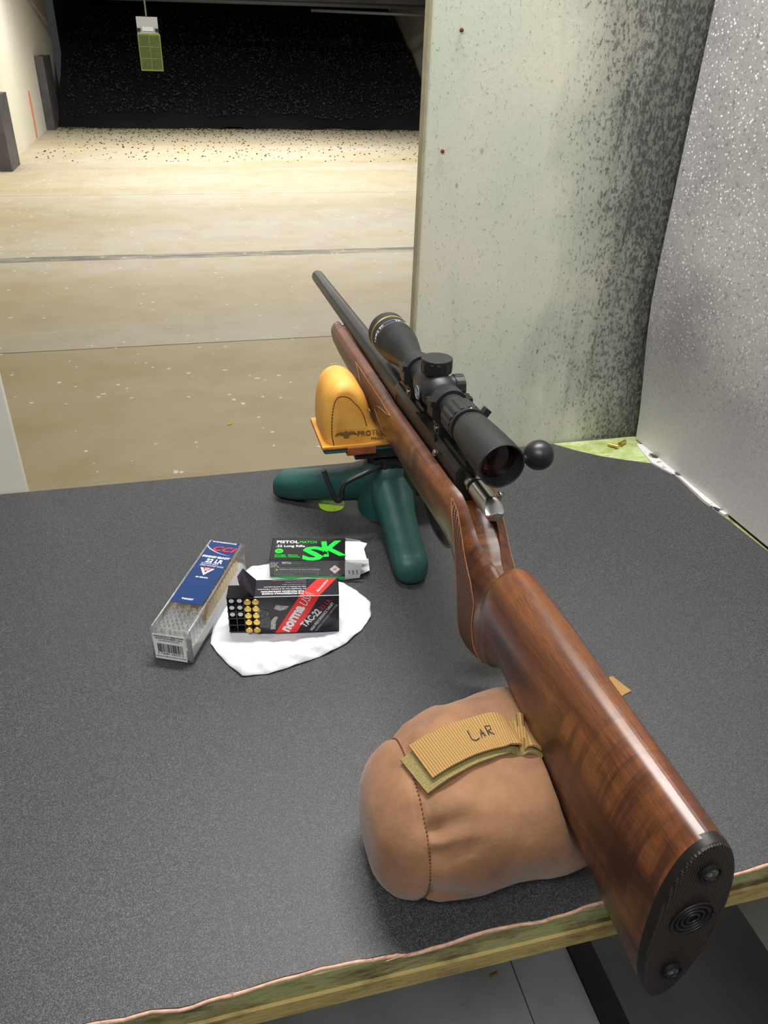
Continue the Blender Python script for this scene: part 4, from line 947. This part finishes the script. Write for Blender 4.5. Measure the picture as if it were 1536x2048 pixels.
for k, s_ in enumerate(('Read the instructions on the pack before use. Explosive; fire, blast', 'or projection hazard. Keep away from heat, sparks and open flames.', 'Use eye and ear protection.')): text(s_, 0.00165, 'grey_ink', cbx, fr(0.0066, 0.0116 - 0.0019 * k))
dmd = [(0.0635, 0.0150), (0.0700, 0.0215), (0.0765, 0.0150), (0.0700, 0.0085)]
MB().prism(dmd, -0.0008, -0.0005, lambda x, z, y: (x, y, z)).build('hazard_diamond', plain('hazard_red', srgb(190, 60, 70), 0.5), cbx)
MB().prism([(0.07 + (x - 0.07) * .84, 0.015 + (z - 0.015) * .84) for x, z in dmd], -0.0010, -0.0007, lambda x, z, y: (x, y, z)).build('hazard_field', 'white_card', cbx)
MB().prism([(0.0675, 0.0135), (0.0690, 0.0150), (0.0685, 0.0170), (0.0702, 0.0158), (0.0725, 0.0168), (0.0712, 0.0148), (0.0722, 0.0132), (0.0702, 0.0140)], -0.0012, -0.0009, lambda x, z, y: (x, y, z)).build('hazard_symbol', 'grey_ink', cbx)
text('H204', 0.0019, 'grey_ink', cbx, fr(0.0640, 0.0062)); text('P210', 0.0019, 'grey_ink', cbx, fr(0.0730, 0.0062))
# open end: dust flaps and tuck flap
def flap(poly3, mat, name, parent, th=0.0005):
    pts = [Vector(p) for p in poly3]; n = (pts[1] - pts[0]).cross(pts[2] - pts[0]).normalized() * th; N = len(pts)
    return MB().add(pts + [p + n for p in pts], [tuple(range(N)), tuple(range(N, 2 * N))[::-1]] + [(i, (i + 1) % N, N + (i + 1) % N, N + i) for i in range(N)]).build(name, mat, parent)
flap(((SL, SD, SH), (SL, SD, 0.004), (SL + 0.017, SD - 0.002, 0.006), (SL + 0.017, SD - 0.003, SH - 0.001)), 'grey_card', 'dust_flap', sk)
flap(((SL, 0.002, SH - 0.001), (SL, SD - 0.006, SH), (SL + 0.016, SD - 0.012, SH + 0.004), (SL + 0.024, SD - 0.016, SH + 0.004), (SL + 0.0205, SD - 0.022, SH + 0.001), (SL + 0.024, 0.006, SH - 0.004)), 'white_card', 'tuck_flap', sk)
ff = flap(((SL, 0.0, SH - 0.001), (SL, 0.0, 0.001), (SL + 0.016, -0.001, 0.004), (SL + 0.0185, -0.001, 0.021), (SL + 0.002, 0.0, SH - 0.001)), 'grey_card', 'dust_flap', sk)
for k in range(3): text('LOT', 0.0030, 'dark_ink', ff, frame((SL + 0.0055 + 0.0042 * k, -0.0018, 0.009), (0, 0, 1), (-1, 0, 0)))
flap(((SL, 0.0, 0.0008), (SL, SD - 0.004, 0.0008), (SL + 0.026, SD - 0.008, 0.004), (SL + 0.027, 0.010, 0.006), (SL + 0.006, 0.001, 0.0012)), 'white_card', 'bottom_flap', sk)
P(sk, (SL + 0.0002, SD / 2, SH / 2), (0.0004, SD - 0.002, SH - 0.002), 'black_card', 'dark_opening')

# ------------------------------------------------------------------ red and black carton standing on its edge on the napkin, tray pulled out
a_nb = math.atan2(-0.0135, 0.080)
nb = empty('red_black_carton', (0.034, 0.5885, 0.0052), a_nb); tag(nb, 'dark carton with red diagonal band standing on the white napkin', 'carton')
NL, ND, NH = 0.0805, 0.027, 0.0445
body = MB(); body.box((NL / 2, T / 2, NH / 2), (NL, T, NH)).box((NL / 2, ND - T / 2, NH / 2), (NL, T, NH)).box((NL / 2, ND / 2, T / 2), (NL, ND, T)).box((NL / 2, ND / 2, NH - T / 2), (NL, ND, T)).box((NL - T / 2, ND / 2, NH / 2), (T, ND, NH))
nbx = body.build('carton_body', 'purple_card', nb)
def nfr(x, z, ang=0.0, y=-0.0004): return frame((x, y, z), (math.cos(ang), 0, math.sin(ang)), (-math.sin(ang), 0, math.cos(ang)))
fp = lambda x, z, y: (x, y, z)
tpf = lambda x, y, z: (x, y, z)
MB().prism([(0.0180, 0.0002), (0.0390, 0.0002), (0.0620, NH - 0.0002), (0.0425, NH - 0.0002)], -0.0004, -0.0001, fp).build('red_band', 'red_ink', nbx)
MB().prism([(0.0425, 0.0002), (0.0620, 0.0002), (0.0785, ND - 0.0002), (0.0600, ND - 0.0002)], NH, NH + 0.0003, tpf).build('red_band', 'red_ink', nbx)
ag = math.radians(61)
text('norma', 0.0150, 'white_ink', nbx, nfr(0.0310, 0.0008, ag, -0.0007), bold=0.0007, xs=0.86)
text('USA', 0.0125, 'white_ink', nbx, nfr(0.0488, 0.0315, ag + 0.05, -0.0007), bold=-0.0001, shear=0.35, xs=0.75)
text('TAC-22', 0.0098, 'white_ink', nbx, nfr(0.0475, 0.0060, math.radians(50), -0.0006), bold=0.0003, xs=0.78)
text('.22 LR', 0.0060, 'darkred_ink', nbx, nfr(0.0635, 0.0265, math.radians(52), -0.0006), bold=0.0002)
text('HIGH PERFORMANCE TARGET', 0.0042, 'white_ink', nbx, nfr(0.0540, 0.0015, math.radians(57), -0.0006), xs=0.70)
text('50 RIMFIRE CARTRIDGES • CARTOUCHES', 0.0030, 'grey_ink', nbx, nfr(0.0585, 0.0010, math.radians(57), -0.0006), xs=0.70)
# grey print of a crouching shooter: abstract patches
blob = lambda pts, mat, nm='print_patch': MB().prism(pts, -0.0004, -0.0001, fp).build(nm, mat, nbx)
pg = plain('print_grey', (0.38, 0.36, 0.35), 0.5, var=0.5, vscale=500); pd = plain('print_dark', (0.07, 0.065, 0.07), 0.5, var=0.5, vscale=400)
def oval(cx, cz, rx, rz, rot=0.0, n=18): return [(cx + rx * math.cos(2 * PI * k / n) * math.cos(rot) - rz * math.sin(2 * PI * k / n) * math.sin(rot), cz + rx * math.cos(2 * PI * k / n) * math.sin(rot) + rz * math.sin(2 * PI * k / n) * math.cos(rot)) for k in range(n)]
blob(oval(0.0080, 0.0245, 0.0052, 0.0046, 0.2), pd); blob(oval(0.0062, 0.0265, 0.0034, 0.0024, 0.1), pg); blob(oval(0.0098, 0.0240, 0.0030, 0.0036, 0), pg)
blob([(0.018, 0.0300), (0.020, 0.0345), (0.026, 0.0335), (0.0325, 0.0330), (0.030, 0.0295), (0.024, 0.0275)], pg)
blob([(0.0135, 0.0045), (0.0150, 0.0160), (0.0190, 0.0210), (0.0215, 0.0195), (0.0190, 0.0140), (0.0185, 0.0050)], pg)
blob([(0.0030, 0.0080), (0.0060, 0.0180), (0.0130, 0.0215), (0.0150, 0.0160), (0.0130, 0.0060)], pd)
# upside-down print on the narrow top side
def nt_(x, y): return frame((x, y, NH + 0.0005), (-1, 0, 0), (0, -1, 0))
for k, (s_, sz) in enumerate((('THE PROFESSIONALS CHOICE', 0.0033), ('FOR PRECISION AMMUNITION', 0.0033), ('For Complete Line Up & Ballistic Information,', 0.0028), ('Visit Us Online at www.norma-usa.com', 0.0028), ('VISIT US ON SOCIAL MEDIA', 0.0021), ('Keep out of reach of children', 0.0019), ('ATTENTION: tenir hors de portee des enfants', 0.0019))):
    text(s_, sz, 'white_ink' if k < 4 else 'grey_ink', nbx, nt_(0.0470 + (0.002 if k > 1 else 0) , 0.0050 + 0.0034 * k), bold=0.00008 if k < 2 else 0, xs=0.9)
text('Ammunition', 0.0042, 'white_ink', nbx, frame((0.0605, 0.0045, NH + 0.0006), (0.55, 1, 0), (-1, 0.55, 0)), shear=0.3)
flap(((0.0, 0.0, NH), (0.0, ND, NH), (-0.0125, ND + 0.003, NH + 0.012), (-0.0165, ND - 0.010, NH + 0.012), (-0.0135, 0.0045, NH + 0.010)), 'purple_card', 'open_lid', nb)
mb = MB().tube(((0, -0.0001, NH), (NL, -0.0001, NH)), 0.0003, 6).build('worn_edge', 'white_card', nbx)
# tray
TX = -0.0265
tray = empty('cartridge_tray', nb.location, a_nb); tag(tray, 'black plastic tray of cartridges sliding out of the dark carton', 'tray')
mb = MB(); px, pz = 0.0076, 0.0082
mb.box((TX + 0.0155, 0.0150, 0.0215), (0.031, 0.016, 0.0405))
for i in range(3): mb.box((TX + 0.0005 + px * i + 0.0003, 0.0042, 0.0215), (0.0009, 0.0056, 0.0405))
for j in range(6): mb.box((TX + 0.0155, 0.0042, 0.0016 + pz * j), (0.031, 0.0056, 0.0009))
tb = mb.build('tray_body', 'black_tray', tray)
for i in range(2):
    for j in range(5):
        cx, cz = TX + 0.0044 + px * i, 0.0057 + pz * j
        MB().lathe(((0.0, 0.00335), (0.0058, 0.00335), (0.0058, 0.0030), (0.0004, 0.0029)), (cx, 0.0016, cz), (0, 1, 0), 20, caps=False).build('cell_collar', 'black_tray', tray, smooth=True, angle=A30)
        if j >= 2: MB().lathe(((0, 0.0025), (0.0004, 0.0025)), (cx, 0.0026, cz), (0, 1, 0), 18).build('cell_disc', 'hole_grey', tray)
cart_proto = None
def cart_mesh():
    return MB().lathe(((-0.0002, 0.0001), (-0.0002, 0.0020), (0.0, 0.0021), (0.0, 0.0031), (0.0003, 0.0034), (0.0011, 0.0034), (0.0013, 0.0028), (0.0155, 0.0028), (0.0160, 0.0026), (0.021, 0.0022), (0.0245, 0.0010)), (0, 0, 0), (0, 1, 0), 20)
cm = cart_mesh().build('cartridge', 'brass', smooth=True, angle=A30); cme = cm.data; bpy.data.objects.remove(cm)
rown = ['bottom', 'second-lowest', 'middle', 'second-highest', 'top']
Rz = Matrix.Rotation(a_nb, 4, 'Z')
for i in (2, 3):
    for j in range(5):
        c = bpy.data.objects.new('cartridge', cme); COL.objects.link(c)
        l_ = Vector((TX + 0.0044 + px * i + 0.0002, -0.0004 - (0.0012 if j == 0 else 0), 0.0057 + pz * j - (0.0008 if j == 0 else 0)))
        c.location = nb.location + Rz.to_3x3() @ l_; c.rotation_euler = (0, 0, a_nb)
        tag(c, '%s brass cartridge of the tray column %s' % (rown[j], 'beside the empty cells' if i == 2 else 'half inside the dark carton'), 'cartridge', 'cartridges in the black tray')

# ------------------------------------------------------------------ clear plastic box with blue label
a_cc = math.atan2(-0.015, 0.036) - 0.035
cc = empty('clear_cartridge_box', (-0.0640, 0.5785, 0.0), a_cc); tag(cc, 'clear plastic cartridge box with blue label beside the napkin', 'cartridge box')
CW, CL, CH = 0.040, 0.150, 0.0385
def rbox(x0, x1, y0, y1, z0, z1, r, n=5):
    def rr(ins, z):
        pts = []
        for cx, cy, a0 in ((x1 - r, y1 - r, 0), (x0 + r, y1 - r, PI / 2), (x0 + r, y0 + r, PI), (x1 - r, y0 + r, 1.5 * PI)):
            for k in range(n + 1):
                a = a0 + PI / 2 * k / n; pts.append((cx + (r - ins) * math.cos(a), cy + (r - ins) * math.sin(a), z))
        return pts
    e = 0.0012
    return MB().rings([rr(e, z0), rr(0, z0 + e), rr(0, z1 - e), rr(e, z1)])
shell = rbox(0, CW, 0, CL, 0, CH, 0.003).build('box_shell', 'clear', cc, smooth=True, angle=A30)
rbox(0.0024, CW - 0.0024, 0.0024, CL - 0.0024, 0.0012, 0.0150, 0.002).build('inner_tray', plain('white_tray', (0.86, 0.86, 0.85), 0.4, var=0.03), cc, smooth=True, angle=A30)
gp = MB()
cpx, cpy = 0.0070, 0.0070
cells = [(0.006 + cpx * i, 0.0065 + cpy * j + (0.0035 if i % 2 else 0)) for j in range(19) for i in range(5)]
mb = MB()
for (x, y) in cells:
    if y < 0.043: mb.lathe(((0.0155, 0.0033), (0.0335, 0.0033), (0.0337, 0.0030)), (x, y, 0), (0, 0, 1), 14, caps=False)
mb.build('clear_cells', clear('cell_plastic', (1, 1, 1), 0.02, 0.34), cc, smooth=True, angle=A30)
MB().tube([(x, y, CH - 0.0006) for x, y in ((0.002, 0.002), (CW - 0.002, 0.002), (CW - 0.002, CL - 0.002), (0.002, CL - 0.002), (0.002, 0.002))], 0.0011, 8).build('top_rim', 'milky', cc, smooth=True)
cv = MB().lathe(((0.0, 0.0001), (0.0, 0.0031), (0.0003, 0.0033), (0.0011, 0.0033), (0.0013, 0.0027), (0.0155, 0.0027), (0.0160, 0.0026), (0.021, 0.0022), (0.0245, 0.0008)), (0, 0, 0), (0, 0, -1), 14).build('cartridge', 'brass', smooth=True, angle=A30); cvm = cv.data; bpy.data.objects.remove(cv)
Rc = Matrix.Rotation(a_cc, 3, 'Z')
ORD = ['first', 'second', 'third', 'fourth', 'fifth', 'sixth', 'seventh', 'eighth', 'ninth', 'tenth', 'eleventh', 'twelfth', 'thirteenth', 'fourteenth', 'fifteenth', 'sixteenth', 'seventeenth']
for (x, y) in cells:
    if y > 0.036 and not (y < 0.040 and x < 0.02):
        c = bpy.data.objects.new('cartridge', cvm); COL.objects.link(c); c.location = cc.location + Rc @ Vector((x, y, 0.0300 )); c.rotation_euler = (0, 0, a_cc)
        if x > 0.033:
            nth = [q for q in cells if q[0] > 0.033 and q[1] > 0.036].index((x, y))
            tag(c, '%s brass cartridge from the front along the right side of the clear box' % ORD[nth], 'cartridge', 'cartridges in the clear box')
        else: tag(c, 'brass cartridge inside the clear box under the blue label, away from its right side', 'cartridge', 'cartridges in the clear box')
# blue label
def rr2(x0, x1, y0, y1, r, n=5):
    pts = []
    for cx, cy, a0 in ((x1 - r, y1 - r, 0), (x0 + r, y1 - r, PI / 2), (x0 + r, y0 + r, PI), (x1 - r, y0 + r, 1.5 * PI)):
        for k in range(n + 1): a = a0 + PI / 2 * k / n; pts.append((cx + r * math.cos(a), cy + r * math.sin(a)))
    return pts
lab = MB().prism(rr2(0.0035, CW - 0.0045, 0.0400, CL - 0.0015, 0.0025), CH + 0.0001, CH + 0.0004).build('blue_label', 'blue_label', cc)
def ct(x, y, dz=0.0006): return frame((x, y, CH + dz), (1, 0, 0), (0, 1, 0))
text('100 CARTRIDGES/CARTOUCHES', 0.0030, 'white_ink', lab, ct(0.0055, CL - 0.0055), bold=0.00008, xs=0.62)
text('CCI', 0.0120, 'red_ink', lab, ct(0.0095, CL - 0.0205), space=1.12, bold=0.0003, shear=0.35, xs=1.12)
arc = []; 
for k in range(21):
    t = k / 20; x = 0.0036 + 0.0305 * t; arc.append((x, CL - 0.0120 - 0.0145 * math.sin(t * PI / 2) ** 0.7))
low = [(x, y - 0.0022 * (1 - q / 20)) for q, (x, y) in enumerate(arc)]
MB().prism(arc + low[::-1], CH + 0.0004, CH + 0.0006).build('silver_swoosh', plain('silver_ink', (0.45, 0.47, 0.5), 0.35), lab)
text('STANDARD VELOCITY', 0.0044, 'white_ink', lab, ct(0.0048, CL - 0.0335), bold=0.00022, shear=0.2, xs=0.66)
text('22 LR', 0.0088, 'white_ink', lab, ct(0.0115, CL - 0.0420), bold=0.0003, shear=0.1, xs=0.85)
text('22 LONG RIFLE\nLEAD ROUND NOSE', 0.0032, 'white_ink', lab, ct(0.0085, CL - 0.0455), xs=0.85)
MB().prism([(0.0110, CL - 0.0520), (0.0260, CL - 0.0520), (0.0185, CL - 0.0640)], CH + 0.0004, CH + 0.0006).build('white_triangle', 'white_ink', lab)
MB().prism([(0.0135, CL - 0.0512), (0.0235, CL - 0.0512), (0.0185, CL - 0.0600)], CH + 0.0005, CH + 0.0008).build('red_triangle', 'darkred_ink', lab)
text('1070\nFPS', 0.0028, 'white_ink', lab, ct(0.0185, CL - 0.0540, 0.0009), align='CENTER', bold=0.00005)
text('40 GRAIN', 0.0030, 'white_ink', lab, ct(0.0185, CL - 0.0690), align='CENTER', bold=0.00008)
text('TARGET', 0.0032, 'white_ink', lab, ct(0.0185, 0.0450), align='CENTER', bold=0.0001)
# end sticker with bar code
es = MB().box((CW / 2 - 0.0015, -0.0002, 0.0172), (CW - 0.0085, 0.0003, 0.0300)).build('end_sticker', plain('sticker_white', (0.80, 0.785, 0.74), 0.5, var=0.03), cc)
def ef(x, z): return frame((x, -0.0005, z), (1, 0, 0), (0, 0, 1))
text('AMMUNITION OPERATIONS', 0.0023, 'dark_ink', es, ef(0.0185, 0.0292), align='CENTER', bold=0.00006); text('LEWISTON ID 83501 U.S.A.', 0.0023, 'dark_ink', es, ef(0.0185, 0.0268), align='CENTER', bold=0.00006)
text('CCI-AMMUNITION.COM', 0.0019, 'dark_ink', es, ef(0.0185, 0.0244), align='CENTER')
random.seed(12); x = 0.0065; mb = MB()
while x < 0.0310:
    wd_ = random.choice((0.0003, 0.0005, 0.0005, 0.0009)); mb.box((x + wd_ / 2, -0.0005, 0.0160), (wd_, 0.0002, 0.0100)); x += wd_ + random.choice((0.0003, 0.0004, 0.0007))
mb.build('bar_code', 'dark_ink', es)
text('0 76683 00032 2', 0.0030, 'dark_ink', es, ef(0.0185, 0.0082), align='CENTER', xs=1.25)
text('MADE IN U.S.A. KEEP OUT OF REACH OF CHILDREN', 0.0016, 'dark_ink', es, ef(0.0185, 0.0050), align='CENTER', xs=0.8)
MB().box((CW - 0.0030, 0.0022, 0.0150), (0.0042, 0.0022, 0.0280)).build('inner_corner', 'milky', cc)
bpy.context.view_layer.update()
